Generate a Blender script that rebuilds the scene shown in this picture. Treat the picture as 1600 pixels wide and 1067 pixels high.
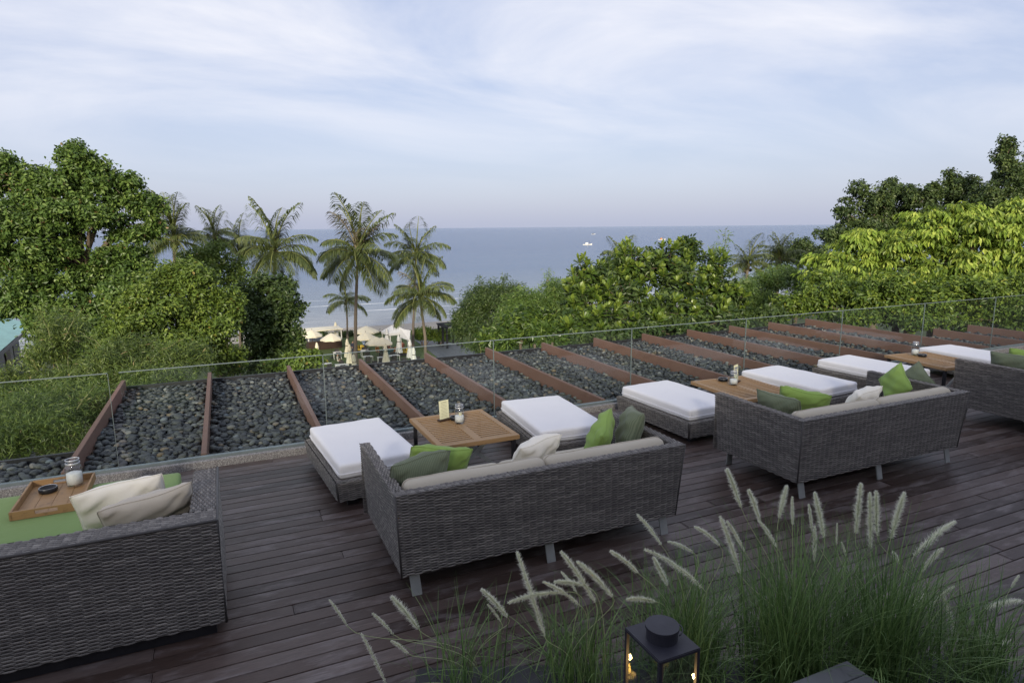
import bpy, bmesh, math, random
import numpy as np
from mathutils import Vector, Matrix
from math import radians, sin, cos, pi

random.seed(7)
RNG = np.random.default_rng(11)
scene = bpy.context.scene
for o in list(bpy.data.objects):
    bpy.data.objects.remove(o)
COL = scene.collection

# ------------------------------------------------------------------ camera
CAMH = 2.478                      # metres above the deck (deck top is z = 0)
PITCH, ROLL, YAW = 0.17637, -0.00869, 0.42105
FPX, CX, CY = 999.7, 800.0, 533.5   # focal length and centre, in pixels of the 1600 px wide photograph
_f = np.array([sin(YAW) * cos(PITCH), cos(YAW) * cos(PITCH), -sin(PITCH)])
_r = np.array([cos(YAW), -sin(YAW), 0.0])
_u = np.cross(_r, _f)
_r, _u = cos(ROLL) * _r + sin(ROLL) * _u, -sin(ROLL) * _r + cos(ROLL) * _u
cam_d = bpy.data.cameras.new('camera')
cam = bpy.data.objects.new('camera', cam_d)
COL.objects.link(cam)
cam.matrix_world = Matrix(((_r[0], _u[0], -_f[0], 0), (_r[1], _u[1], -_f[1], 0), (_r[2], _u[2], -_f[2], CAMH), (0, 0, 0, 1)))
cam_d.sensor_width = 36
cam_d.lens = FPX / 1600 * 36
cam_d.clip_start = 0.05
cam_d.clip_end = 60000
scene.camera = cam

# ------------------------------------------------------------------ world and sun
SUN_EL, SUN_AZ = radians(16), radians(206)      # azimuth clockwise from +y: the sun stands behind the camera
world = bpy.data.worlds.new('World')
scene.world = world
world.use_nodes = True
wn, wl = world.node_tree.nodes, world.node_tree.links
wn.clear()
w_out = wn.new('ShaderNodeOutputWorld')
w_bg = wn.new('ShaderNodeBackground')
w_bg.inputs[1].default_value = 0.132
sky = wn.new('ShaderNodeTexSky')
sky.sky_type = 'NISHITA'
sky.sun_disc = False
sky.sun_elevation = SUN_EL
sky.sun_rotation = SUN_AZ
sky.altitude = 0
sky.air_density = 1.0
sky.dust_density = 2.2
sky.ozone_density = 1.5
tc = wn.new('ShaderNodeTexCoord')
sep = wn.new('ShaderNodeSeparateXYZ')
wl.new(tc.outputs['Generated'], sep.inputs[0])
def wmath(op, a, b=None, clamp=False):
    n = wn.new('ShaderNodeMath'); n.operation = op; n.use_clamp = clamp
    for i, v in enumerate((a, b)):
        if v is None: continue
        if isinstance(v, (int, float)): n.inputs[i].default_value = v
        else: wl.new(v, n.inputs[i])
    return n.outputs[0]
# cloud sheet: project the view direction on a flat layer overhead
zz = wmath('ADD', wmath('MAXIMUM', sep.outputs[2], 0.0), 0.22)
cu = wmath('DIVIDE', sep.outputs[0], zz)
cv = wmath('DIVIDE', sep.outputs[1], zz)
comb = wn.new('ShaderNodeCombineXYZ')
wl.new(cu, comb.inputs[0]); wl.new(cv, comb.inputs[1])
mp = wn.new('ShaderNodeMapping')
mp.inputs['Rotation'].default_value = (0, 0, radians(28))
mp.inputs['Scale'].default_value = (0.65, 1.2, 1)
mp.inputs['Location'].default_value = (0.35, 0.75, 0)
wl.new(comb.outputs[0], mp.inputs[0])
n1 = wn.new('ShaderNodeTexNoise'); n1.inputs['Scale'].default_value = 1.05; n1.inputs['Detail'].default_value = 10; n1.inputs['Roughness'].default_value = 0.57; n1.inputs['Distortion'].default_value = 0.5
wl.new(mp.outputs[0], n1.inputs[0])
rmp = wn.new('ShaderNodeValToRGB')
rmp.color_ramp.elements[0].position = 0.40; rmp.color_ramp.elements[0].color = (0, 0, 0, 1)
rmp.color_ramp.elements[1].position = 0.64; rmp.color_ramp.elements[1].color = (1, 1, 1, 1)
wl.new(n1.outputs[0], rmp.inputs[0])
veil = wn.new('ShaderNodeMix'); veil.data_type = 'RGBA'          # thin even haze over the blue
veil.inputs['Factor'].default_value = 0.74
wl.new(sky.outputs[0], veil.inputs['A'])
veil.inputs['B'].default_value = (3.3, 3.55, 4.7, 1)
cl = wn.new('ShaderNodeMix'); cl.data_type = 'RGBA'
lift = wn.new('ShaderNodeMapRange'); lift.interpolation_type = 'SMOOTHSTEP'     # low clouds drown in the haze
lift.inputs['From Min'].default_value = 0.02; lift.inputs['From Max'].default_value = 0.26
wl.new(sep.outputs[2], lift.inputs[0])
wl.new(wmath('MULTIPLY', wmath('MULTIPLY', rmp.outputs[0], 0.9), lift.outputs[0]), cl.inputs['Factor'])
wl.new(veil.outputs['Result'], cl.inputs['A'])
cl.inputs['B'].default_value = (5.2, 5.25, 5.65, 1)
wl.new(cl.outputs['Result'], w_bg.inputs[0])
wl.new(w_bg.outputs[0], w_out.inputs[0])

sun_d = bpy.data.lights.new('sun', 'SUN')
sun_d.energy = 3.6
sun_d.angle = radians(8)
sun_d.color = (1.0, 0.9, 0.72)
sun = bpy.data.objects.new('sun', sun_d)
COL.objects.link(sun)
sdir = Vector((sin(SUN_AZ) * cos(SUN_EL), cos(SUN_AZ) * cos(SUN_EL), sin(SUN_EL)))
sun.rotation_euler = sdir.to_track_quat('Z', 'Y').to_euler()
sun.location = (0, -30, 30)

scene.view_settings.view_transform = 'Standard'
scene.view_settings.look = 'None'
scene.view_settings.exposure = 0.45
scene.view_settings.gamma = 1.0
scene.view_settings.use_curve_mapping = False
scene.render.engine = 'CYCLES'
scene.cycles.max_bounces = 8
scene.cycles.transparent_max_bounces = 24

# ------------------------------------------------------------------ pixel helpers (a pixel gives a direction only)
def ray(px, py):
    return _f + (px - CX) / FPX * _r - (py - CY) / FPX * _u
def at(px, py, Y):
    d = ray(px, py); v = d * (Y / d[1]); return np.array([v[0], v[1], v[2] + CAMH])
def atz(px, py, z):
    d = ray(px, py); v = d * ((z - CAMH) / d[2]); return np.array([v[0], v[1], v[2] + CAMH])
def mpp(P):                          # metres per photograph pixel at point P
    return float(np.dot(np.array(P) - np.array([0, 0, CAMH]), _f)) / FPX

# ------------------------------------------------------------------ mesh helpers
def np_mesh(name, V, F, tint=None, smooth=False):
    V = np.asarray(V, dtype=np.float32); me = bpy.data.meshes.new(name)
    Fs = F if isinstance(F, list) and len(F) and isinstance(F[0], np.ndarray) and F[0].ndim == 2 else [np.asarray(F, dtype=np.int32)]
    Fs = [np.asarray(a, dtype=np.int32) for a in Fs if len(a)]
    me.vertices.add(len(V)); me.vertices.foreach_set('co', V.ravel())
    idx = np.concatenate([a.ravel() for a in Fs]); me.loops.add(len(idx)); me.loops.foreach_set('vertex_index', idx)
    tot = np.concatenate([np.full(len(a), a.shape[1], dtype=np.int32) for a in Fs])
    st = np.concatenate([[0], np.cumsum(tot)[:-1]]).astype(np.int32)
    me.polygons.add(len(tot)); me.polygons.foreach_set('loop_start', st)
    me.polygons.foreach_set('use_smooth', np.full(len(tot), bool(smooth)))
    if tint is not None:
        a = me.attributes.new('tint', 'FLOAT', 'POINT'); a.data.foreach_set('value', np.asarray(tint, dtype=np.float32))
    me.update(calc_edges=True)
    return me

class MB:
    """collects shapes and links them as one mesh object"""
    def __init__(self): self.v = []; self.f = []; self.n = 0
    def add(self, V, F):
        V = np.asarray(V, float); self.v.append(V)
        self.f += [[i + self.n for i in f] for f in F]; self.n += len(V); return self
    def box(self, x0, x1, y0, y1, z0, z1, M=None):
        V = np.array([(x, y, z) for x in (x0, x1) for y in (y0, y1) for z in (z0, z1)], float)
        if M is not None: V = V @ np.array(M.to_3x3()).T + np.array(M.translation)
        return self.add(V, [(0, 1, 3, 2), (4, 6, 7, 5), (0, 4, 5, 1), (2, 3, 7, 6), (0, 2, 6, 4), (1, 5, 7, 3)])
    def tube(self, pts, rad, n=8, cap=True):
        V, F = tube(pts, rad, n, cap); return self.add(V, F)
    def lathe(self, prof, c=(0, 0, 0), n=24):
        V = []; F = []; m = len(prof)
        for i in range(n):
            a = 2 * pi * i / n
            for r, z in prof: V.append((c[0] + r * cos(a), c[1] + r * sin(a), c[2] + z))
        for i in range(n):
            j = (i + 1) % n
            for k in range(m - 1): F.append((i * m + k, j * m + k, j * m + k + 1, i * m + k + 1))
        return self.add(V, F)
    def mesh(self, name, smooth=False, bevel=0):
        me = bpy.data.meshes.new(name); me.from_pydata(np.concatenate(self.v).tolist(), [], self.f); me.update()
        bm = bmesh.new(); bm.from_mesh(me)
        bmesh.ops.remove_doubles(bm, verts=bm.verts, dist=1e-5)
        bmesh.ops.recalc_face_normals(bm, faces=bm.faces)
        if bevel:
            bmesh.ops.bevel(bm, geom=[e for e in bm.edges if len(e.link_faces) == 2 and e.calc_face_angle(0) > 0.5], offset=bevel, segments=2, affect='EDGES', clamp_overlap=True)
        bm.to_mesh(me); bm.free()
        if smooth:
            for p in me.polygons: p.use_smooth = True
        return me
    def build(self, name, mat, parent=None, smooth=False, bevel=0):
        return link(name, self.mesh(name, smooth, bevel), mat, parent)

def tube(pts, rad, n=8, cap=True):
    pts = [np.array(p, float) for p in pts]
    if not hasattr(rad, '__len__'): rad = [rad] * len(pts)
    V = []; F = []; up = np.array([0.13, 0.31, 0.94])
    for i, p in enumerate(pts):
        t = pts[min(i + 1, len(pts) - 1)] - pts[max(i - 1, 0)]; t = t / (np.linalg.norm(t) + 1e-9)
        a = np.cross(t, up); 
        if np.linalg.norm(a) < 0.1: a = np.cross(t, np.array([1.0, 0.2, 0]))
        a /= np.linalg.norm(a); b = np.cross(t, a)
        for k in range(n):
            th = 2 * pi * k / n; V.append(p + rad[i] * (cos(th) * a + sin(th) * b))
    for i in range(len(pts) - 1):
        for k in range(n):
            k2 = (k + 1) % n; F.append((i * n + k, i * n + k2, (i + 1) * n + k2, (i + 1) * n + k))
    if cap:
        F.append(tuple(range(n - 1, -1, -1))); F.append(tuple((len(pts) - 1) * n + k for k in range(n)))
    return np.array(V), F

def link(name, me, mat, parent=None):
    o = bpy.data.objects.new(name, me); COL.objects.link(o)
    if mat is not None and not me.materials: me.materials.append(mat)
    if parent is not None: o.parent = parent
    return o
def tag(o, label, cat, group=None):
    o['label'] = label; o['category'] = cat
    if group: o['group'] = group
    return o
def thing(name, label, cat, loc=(0, 0, 0), rz=0, group=None):
    o = bpy.data.objects.new(name, None); COL.objects.link(o)
    o.empty_display_size = 0.1; o.location = loc; o.rotation_euler = (0, 0, rz)
    return tag(o, label, cat, group)
def structure(o): o['kind'] = 'structure'; return o
def stuff(o): o['kind'] = 'stuff'; return o

# ------------------------------------------------------------------ materials
class NT:
    def __init__(self, name):
        self.m = bpy.data.materials.new(name); self.m.use_nodes = True
        self.n = self.m.node_tree.nodes; self.l = self.m.node_tree.links
        self.p = self.n['Principled BSDF']; self.out = self.n['Material Output']
    def new(self, t, **kw):
        n = self.n.new(t)
        for k, v in kw.items():
            if k in n.inputs: n.inputs[k].default_value = v
            else: setattr(n, k, v)
        return n
    def lk(self, a, b): self.l.new(a, b)
    def coord(self, kind='Object', scale=(1, 1, 1), loc=(0, 0, 0)):
        t = self.new('ShaderNodeTexCoord'); m = self.new('ShaderNodeMapping')
        m.inputs['Scale'].default_value = scale; m.inputs['Location'].default_value = loc
        self.lk(t.outputs[kind], m.inputs[0]); return m.outputs[0]
    def noise(self, vec, scale, detail=4, rough=0.5, w=None, dist=0):
        n = self.new('ShaderNodeTexNoise')
        if w is not None: n.noise_dimensions = '4D'; self.lk(w, n.inputs['W'])
        n.inputs['Scale'].default_value = scale; n.inputs['Detail'].default_value = detail; n.inputs['Roughness'].default_value = rough; n.inputs['Distortion'].default_value = dist
        if vec is not None: self.lk(vec, n.inputs['Vector'])
        return n.outputs[0]
    def ramp(self, fac, stops):
        r = self.new('ShaderNodeValToRGB'); e = r.color_ramp.elements
        while len(e) < len(stops): e.new(0.5)
        for i, (p, c) in enumerate(stops): e[i].position = p; e[i].color = (*c, 1) if len(c) == 3 else c
        self.lk(fac, r.inputs[0]); return r.outputs[0]
    def mix(self, fac, a, b, mode='MIX'):
        n = self.new('ShaderNodeMix'); n.data_type = 'RGBA'; n.blend_type = mode
        for nm, v in (('Factor', fac), ('A', a), ('B', b)):
            if isinstance(v, (int, float)): n.inputs[nm].default_value = v
            elif isinstance(v, tuple): n.inputs[nm].default_value = (*v, 1)
            else: self.lk(v, n.inputs[nm])
        return n.outputs['Result']
    def math(self, op, a, b=0.0, clamp=False):
        n = self.new('ShaderNodeMath'); n.operation = op; n.use_clamp = clamp
        for i, v in enumerate((a, b)):
            if isinstance(v, (int, float)): n.inputs[i].default_value = v
            else: self.lk(v, n.inputs[i])
        return n.outputs[0]
    def attr(self, name):
        a = self.new('ShaderNodeAttribute'); a.attribute_name = name; return a.outputs['Fac']
    def objrand(self): return self.new('ShaderNodeObjectInfo').outputs['Random']
    def color(self, c):
        if isinstance(c, tuple): self.p.inputs['Base Color'].default_value = (*c, 1)
        else: self.lk(c, self.p.inputs['Base Color'])
    def rough(self, r):
        if isinstance(r, (int, float)): self.p.inputs['Roughness'].default_value = r
        else: self.lk(r, self.p.inputs['Roughness'])
    def bump(self, h, strength=0.3, dist=0.01):
        b = self.new('ShaderNodeBump'); b.inputs['Strength'].default_value = strength; b.inputs['Distance'].default_value = dist
        self.lk(h, b.inputs['Height']); self.lk(b.outputs[0], self.p.inputs['Normal'])
    def spec(self, s): self.p.inputs['Specular IOR Level'].default_value = s

def simple(name, col, rough=0.6, var=0.25, scale=8, metal=0, bump=0.0, spec=0.4):
    t = NT(name); v = t.noise(t.coord(), scale, 5, 0.6)
    lo = tuple(c * (1 - var) for c in col); hi = tuple(min(1, c * (1 + var)) for c in col)
    t.color(t.ramp(v, [(0.3, lo), (0.7, hi)])); t.rough(rough); t.p.inputs['Metallic'].default_value = metal; t.spec(spec)
    if bump: t.bump(t.noise(t.coord(), scale * 8, 4), bump, 0.004)
    return t.m

M = {}
# deck boards: weathered dark hardwood
t = NT('deck_wood'); rnd = t.objrand(); off = t.math('MULTIPLY', rnd, 37.0)
vec = t.coord('Object', (7, 16, 16)); grain = t.noise(vec, 6, 7, 0.65, off)
patch = t.noise(t.coord('Object', (11, 8, 1)), 1.0, 8, 0.66, off)
base = t.ramp(rnd, [(0.0, (0.032, 0.019, 0.015)), (0.35, (0.054, 0.034, 0.027)), (0.7, (0.080, 0.053, 0.044)), (1.0, (0.13, 0.10, 0.09))])
worn = t.ramp(patch, [(0.50, (0, 0, 0)), (0.66, (1, 1, 1))])
c = t.mix(t.math('MULTIPLY', worn, 0.6), base, (0.24, 0.21, 0.21))
c = t.mix(t.ramp(grain, [(0.35, (0.5,) * 3), (0.65, (0, 0, 0))]), c, (0.028, 0.019, 0.019))
t.color(c); t.rough(t.math('ADD', t.math('MULTIPLY', patch, 0.32), 0.33)); t.spec(0.42); t.bump(grain, 0.35, 0.004); M['deck'] = t.m
M['dark_under'] = simple('dark_substrate', (0.012, 0.011, 0.012), 0.9)
# exposed aggregate kerb
t = NT('aggregate'); v = t.new('ShaderNodeTexVoronoi'); v.inputs['Scale'].default_value = 130; t.lk(t.coord(), v.inputs['Vector'])
t.color(t.ramp(v.outputs['Color'], [(0.1, (0.10, 0.095, 0.095)), (0.5, (0.21, 0.20, 0.20)), (0.9, (0.38, 0.37, 0.36))])); t.rough(0.8); t.bump(v.outputs['Distance'], 0.5, 0.004); M['aggregate'] = t.m
M['channel'] = simple('channel_metal', (0.15, 0.18, 0.19), 0.5, 0.15, metal=0.2)
# clear glass: real fresnel reflection over clear transmission
def glass_mat(name, tintc, refl=1.0, rough=0.0):
    t = NT(name); t.n.remove(t.p)
    fr = t.new('ShaderNodeFresnel'); bf = t.new('ShaderNodeNewGeometry'); t.lk(t.math('SUBTRACT', 1.5, t.math('MULTIPLY', bf.outputs['Backfacing'], 0.8333)), fr.inputs[0]); tr = t.new('ShaderNodeBsdfTransparent'); gl = t.new('ShaderNodeBsdfGlossy')
    tr.inputs[0].default_value = (*tintc, 1); gl.inputs['Roughness'].default_value = rough
    mx = t.new('ShaderNodeMixShader'); t.lk(t.math('MULTIPLY', fr.outputs[0], refl), mx.inputs[0]); t.lk(tr.outputs[0], mx.inputs[1]); t.lk(gl.outputs[0], mx.inputs[2])
    t.lk(mx.outputs[0], t.out.inputs[0]); return t.m
M['glass'] = glass_mat('rail_glass', (0.95, 0.98, 0.97), 0.8)
M['jar_glass'] = glass_mat('jar_glass', (0.93, 0.95, 0.96), 1.0, 0.02)
M['glass_edge'] = simple('glass_edge', (0.14, 0.17, 0.175), 0.25, 0.1)
M['steel'] = simple('brushed_steel', (0.34, 0.36, 0.36), 0.35, 0.12, metal=0.35)
# hardwood roof beams
t = NT('beam_wood'); vec = t.coord('Object', (14, 0.6, 14)); g = t.noise(vec, 5, 6, 0.6); pch = t.noise(t.coord('Object', (1, 0.7, 2)), 1.7, 4, 0.6)
c = t.mix(pch, (0.155, 0.078, 0.056), (0.26, 0.150, 0.115)); c = t.mix(t.math('MULTIPLY', g, 0.35), c, (0.05, 0.022, 0.016)); t.color(c); t.rough(0.7); t.bump(g, 0.25, 0.004); M['beam'] = t.m
# pebbles
t = NT('pebble_stone'); a = t.attr('tint')
c = t.ramp(a, [(0.0, (0.026, 0.029, 0.034)), (0.35, (0.046, 0.050, 0.057)), (0.6, (0.068, 0.074, 0.080)), (0.8, (0.088, 0.094, 0.088)), (0.90, (0.15, 0.155, 0.15)), (0.94, (0.17, 0.125, 0.075)), (0.97, (0.24, 0.24, 0.23)), (1.0, (0.10, 0.14, 0.18))])
sp = t.noise(t.coord('Object'), 60, 4, 0.6); t.color(t.mix(t.math('MULTIPLY', sp, 0.45), c, (0.03, 0.032, 0.035))); t.rough(0.58); t.spec(0.35); M['pebble'] = t.m
# wicker
t = NT('wicker'); a = t.attr('tint'); nn = t.noise(t.coord('Object', (3, 3, 40)), 4, 4, 0.6)
c = t.ramp(a, [(0.0, (0.06, 0.056, 0.055)), (0.5, (0.155, 0.143, 0.133)), (1.0, (0.37, 0.345, 0.315))]); t.color(t.mix(t.math('MULTIPLY', nn, 0.5), c, (0.09, 0.084, 0.084))); t.rough(0.5); t.spec(0.4); M['wicker'] = t.m
# fabrics
def fabric(name, col, weave=420, var=0.1, stripes=None):
    t = NT(name); vec = t.coord('Object')
    n = t.noise(vec, 3.5, 5, 0.6); c = t.mix(n, tuple(x * (1 - var) for x in col), tuple(min(1, x * (1 + var)) for x in col))
    if stripes:
        w = t.new('ShaderNodeTexWave'); w.bands_direction = 'X'; w.inputs['Scale'].default_value = stripes[0]; w.inputs['Distortion'].default_value = 0.4; t.lk(vec, w.inputs[0])
        c = t.mix(t.ramp(w.outputs['Fac'], [(0.42, (0, 0, 0)), (0.58, (0.85,) * 3)]), c, stripes[1])
    t.color(c); t.rough(0.9); t.spec(0.15); t.p.inputs['Sheen Weight'].default_value = 0.12
    fold = t.noise(vec, 9, 5, 0.55, dist=0.4); ww = t.noise(vec, weave, 2, 0.5)
    t.bump(t.math('ADD', t.math('MULTIPLY', fold, 1.0), t.math('MULTIPLY', ww, 0.12)), 0.28, 0.02); return t.m
M['white'] = fabric('white_canvas', (0.69, 0.69, 0.72), var=0.04)
M['beige'] = fabric('beige_canvas', (0.46, 0.42, 0.345), var=0.06)
M['cream'] = fabric('cream_cotton', (0.74, 0.71, 0.64), var=0.05)
M['sand_cotton'] = fabric('sand_cotton', (0.47, 0.43, 0.37), var=0.07)
M['lime'] = fabric('lime_cotton', (0.205, 0.315, 0.082), var=0.1)
M['bed_green'] = fabric('mattress_green', (0.18, 0.275, 0.088), var=0.06)
M['striped'] = fabric('striped_green', (0.145, 0.172, 0.115), var=0.1, stripes=(24, (0.098, 0.122, 0.082)))
# woods
def wood(name, lo, hi, sc=(1, 12, 12), dark=None, rough=0.55):
    t = NT(name); r = t.math('MULTIPLY', t.objrand(), 21.0); g = t.noise(t.coord('Object', sc), 4, 6, 0.62, r, 0.6); c = t.mix(g, lo, hi)
    if dark:
        d = t.noise(t.coord('Object', (3, 3, 3)), 4.5, 6, 0.7, r); c = t.mix(t.ramp(d, [(0.55, (0, 0, 0)), (0.72, (0.75,) * 3)]), c, dark)
    t.color(c); t.rough(rough); t.bump(g, 0.2, 0.003); return t.m
M['teak'] = wood('teak', (0.21, 0.125, 0.055), (0.39, 0.245, 0.12))
M['tray_wood'] = wood('tray_wood', (0.21, 0.115, 0.045), (0.36, 0.22, 0.10), dark=(0.07, 0.035, 0.02))
M['holder'] = simple('dark_holder_wood', (0.045, 0.025, 0.018), 0.5)
M['black'] = simple('black_metal', (0.016, 0.016, 0.02), 0.42, 0.3)
M['lantern_black'] = simple('lantern_black', (0.022, 0.022, 0.032), 0.5, 0.25, bump=0.1)
M['ash_black'] = simple('ashtray_black', (0.012, 0.013, 0.016), 0.3)
M['paper'] = simple('menu_paper', (0.66, 0.65, 0.44), 0.8, 0.05)
M['ink'] = simple('menu_ink', (0.22, 0.21, 0.13), 0.8, 0.05)
M['blue_ink'] = simple('label_ink', (0.12, 0.15, 0.24), 0.8, 0.05)
M['sand_white'] = simple('white_sand', (0.78, 0.76, 0.72), 0.9, 0.06, 60, bump=0.3)
M['candle'] = simple('ivory_candle', (0.75, 0.68, 0.45), 0.6, 0.05)
M['lid_metal'] = simple('jar_lid', (0.5, 0.52, 0.56), 0.35, 0.08, metal=0.6)
M['wall_render'] = simple('building_render', (0.23, 0.22, 0.21), 0.9, 0.08)
M['trunk'] = wood('bark', (0.055, 0.042, 0.03), (0.17, 0.13, 0.09), (8, 8, 1.5), rough=0.9)
M['palm_trunk'] = wood('palm_bark', (0.085, 0.07, 0.055), (0.21, 0.17, 0.13), (3, 3, 14), rough=0.9)
M['bamboo_stem'] = simple('bamboo_stem', (0.14, 0.15, 0.06), 0.5)
def leaf_mat(name, lo, mid, hi, trans=0.22, rough=0.45, spec=0.4, dry=None):
    t = NT(name); a = t.attr('tint')
    stops = [(0.0, lo), (0.5, mid), (0.93, hi)]
    if dry: stops.append((0.985, dry))
    c = t.ramp(a, stops); t.color(c); t.rough(rough); t.spec(spec)
    tl = t.new('ShaderNodeBsdfTranslucent'); t.lk(c, tl.inputs[0]); mx = t.new('ShaderNodeMixShader'); mx.inputs[0].default_value = trans
    t.lk(t.p.outputs[0], mx.inputs[1]); t.lk(tl.outputs[0], mx.inputs[2]); t.lk(mx.outputs[0], t.out.inputs[0]); return t.m
M['leaf_olive'] = leaf_mat('leaf_olive', (0.042, 0.080, 0.016), (0.092, 0.158, 0.030), (0.19, 0.265, 0.06), dry=(0.20, 0.13, 0.05))
M['leaf_bright'] = leaf_mat('leaf_bright', (0.0607, 0.1013, 0.0162), (0.1188, 0.1823, 0.0297), (0.2295, 0.297, 0.054), dry=(0.3, 0.22, 0.05))
M['leaf_deep'] = leaf_mat('leaf_deep', (0.0243, 0.0486, 0.0135), (0.054, 0.0891, 0.023), (0.108, 0.1553, 0.0405))
M['leaf_dark'] = leaf_mat('leaf_dark', (0.028, 0.052, 0.016), (0.062, 0.098, 0.030), (0.13, 0.175, 0.05))
M['leaf_bamboo'] = leaf_mat('leaf_bamboo', (0.038, 0.066, 0.013), (0.085, 0.130, 0.025), (0.18, 0.23, 0.055), dry=(0.28, 0.22, 0.10))
M['leaf_palm'] = leaf_mat('leaf_palm', (0.05, 0.072, 0.024), (0.105, 0.138, 0.042), (0.22, 0.24, 0.075), dry=(0.26, 0.20, 0.11))
M['leaf_palm_dry'] = leaf_mat('leaf_palm_dry', (0.10, 0.085, 0.05), (0.20, 0.165, 0.10), (0.30, 0.26, 0.17))
M['leaf_rosette'] = leaf_mat('leaf_rosette', (0.030, 0.062, 0.012), (0.080, 0.135, 0.020), (0.22, 0.28, 0.045), rough=0.35, dry=(0.38, 0.30, 0.05))
M['leaf_yellow'] = leaf_mat('leaf_yellow', (0.10, 0.18, 0.02), (0.25, 0.36, 0.05), (0.52, 0.60, 0.12), trans=0.4, rough=0.5)
M['leaf_glossy'] = leaf_mat('leaf_glossy', (0.028, 0.056, 0.012), (0.062, 0.108, 0.02), (0.14, 0.20, 0.035), rough=0.35)
M['leaf_hedge'] = leaf_mat('leaf_hedge', (0.0455, 0.0845, 0.013), (0.0975, 0.156, 0.0234), (0.208, 0.273, 0.039), dry=(0.36, 0.34, 0.05))
M['grass_blade'] = leaf_mat('grass_blade', (0.06, 0.12, 0.036), (0.125, 0.215, 0.066), (0.25, 0.36, 0.13), 0.25)
M['plume'] = leaf_mat('grass_plume', (0.42, 0.48, 0.26), (0.78, 0.80, 0.62), (0.93, 0.93, 0.86), 0.5, 0.8, 0.1)

# ground, lawn, sand, path, sea
t = NT('earth'); n = t.noise(t.coord(), 0.35, 8, 0.65); y = t.new('ShaderNodeSeparateXYZ'); t.lk(t.coord(), y.inputs[0])
green = t.ramp(n, [(0.35, (0.022, 0.034, 0.010)), (0.65, (0.055, 0.075, 0.02))])
sandc = t.ramp(t.noise(t.coord(), 3, 6), [(0.3, (0.30, 0.27, 0.22)), (0.7, (0.42, 0.38, 0.32))])
mr = t.new('ShaderNodeMapRange'); mr.inputs['From Min'].default_value = 86.0; mr.inputs['From Max'].default_value = 87.5
t.lk(t.math('ADD', y.outputs[1], t.math('MULTIPLY', n, 1.5)), mr.inputs[0]); t.color(t.mix(mr.outputs[0], green, sandc)); t.rough(0.95); M['earth'] = t.m
t = NT('lawn'); t.color(t.ramp(t.noise(t.coord(), 2.5, 8, 0.7), [(0.35, (0.045, 0.075, 0.012)), (0.65, (0.10, 0.135, 0.03))])); t.rough(0.95); M['lawn'] = t.m
M['path'] = simple('walkway_planks', (0.11, 0.115, 0.125), 0.6, 0.2, 3)
SEA_Z = -12.4
t = NT('sea'); vec = t.coord(); y = t.new('ShaderNodeSeparateXYZ'); t.lk(vec, y.inputs[0])
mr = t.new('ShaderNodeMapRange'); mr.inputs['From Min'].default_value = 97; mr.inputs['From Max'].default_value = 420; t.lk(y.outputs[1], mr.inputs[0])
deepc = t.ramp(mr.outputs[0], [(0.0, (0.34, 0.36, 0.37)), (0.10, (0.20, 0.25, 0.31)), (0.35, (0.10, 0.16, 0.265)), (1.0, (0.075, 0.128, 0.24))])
fw = t.coord('Object', (0.035, 0.16, 1)); fn = t.noise(fw, 1.0, 5, 0.6, dist=0.6)
wv = t.new('ShaderNodeTexWave'); wv.bands_direction = 'Y'; wv.inputs['Scale'].default_value = 0.028; wv.inputs['Distortion'].default_value = 3.5; wv.inputs['Detail'].default_value = 4; wv.inputs['Detail Scale'].default_value = 0.35; t.lk(vec, wv.inputs[0])
foam = t.math('MULTIPLY', t.ramp(wv.outputs['Fac'], [(0.955, (0, 0, 0)), (0.995, (1, 1, 1))]), t.ramp(fn, [(0.45, (0, 0, 0)), (0.6, (1, 1, 1))]))
near = t.new('ShaderNodeMapRange'); near.inputs['From Min'].default_value = 150; near.inputs['From Max'].default_value = 125; t.lk(y.outputs[1], near.inputs[0])
foam = t.math('MULTIPLY', foam, near.outputs[0], True)
t.color(t.mix(foam, deepc, (0.75, 0.77, 0.78))); t.rough(0.22); t.p.inputs['IOR'].default_value = 1.33
wa = t.noise(t.coord('Object', (0.22, 0.5, 1)), 1.0, 6, 0.62); wb = t.noise(t.coord('Object', (0.02, 0.06, 1)), 1.0, 5, 0.6)
t.bump(t.math('ADD', t.math('MULTIPLY', wa, 1.5), t.math('MULTIPLY', wb, 3.2)), 0.85, 1.3); M['sea'] = t.m

# ================================================================== THE LARGE STRUCTURE
def ground_z(x, y):
    s = min(1, max(0, (y - 11) / 36)); s = s * s * (3 - 2 * s)
    z = -4.4 - 7.1 * s
    if y > 86: z = -11.5 - (y - 86) * 0.072
    return z
xs = np.concatenate([np.linspace(-900, -80, 12), np.linspace(-70, 140, 60), np.linspace(160, 1500, 16)])
ys = np.concatenate([np.linspace(-60, 8, 8), np.linspace(10, 112, 70)])
V = []; 
for yy in ys:
    for xx in xs: V.append((xx, yy, ground_z(xx, yy) + (0.25 * sin(xx * 0.23 + yy * 0.17) * cos(yy * 0.31) if 14 < yy < 52 else 0)))
nx = len(xs)
F = [(j * nx + i, j * nx + i + 1, (j + 1) * nx + i + 1, (j + 1) * nx + i) for j in range(len(ys) - 1) for i in range(nx - 1)]
structure(link('ground', np_mesh('ground', V, np.array(F), smooth=True), M['earth']))
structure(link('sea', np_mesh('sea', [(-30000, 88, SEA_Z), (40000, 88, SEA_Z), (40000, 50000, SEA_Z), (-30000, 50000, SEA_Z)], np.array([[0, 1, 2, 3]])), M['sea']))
structure(link('lawn', np_mesh('lawn', [(2, 50, -11.47), (34, 50, -11.47), (34, 85, -11.47), (2, 85, -11.47)], np.array([[0, 1, 2, 3]])), M['lawn']))

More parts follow.
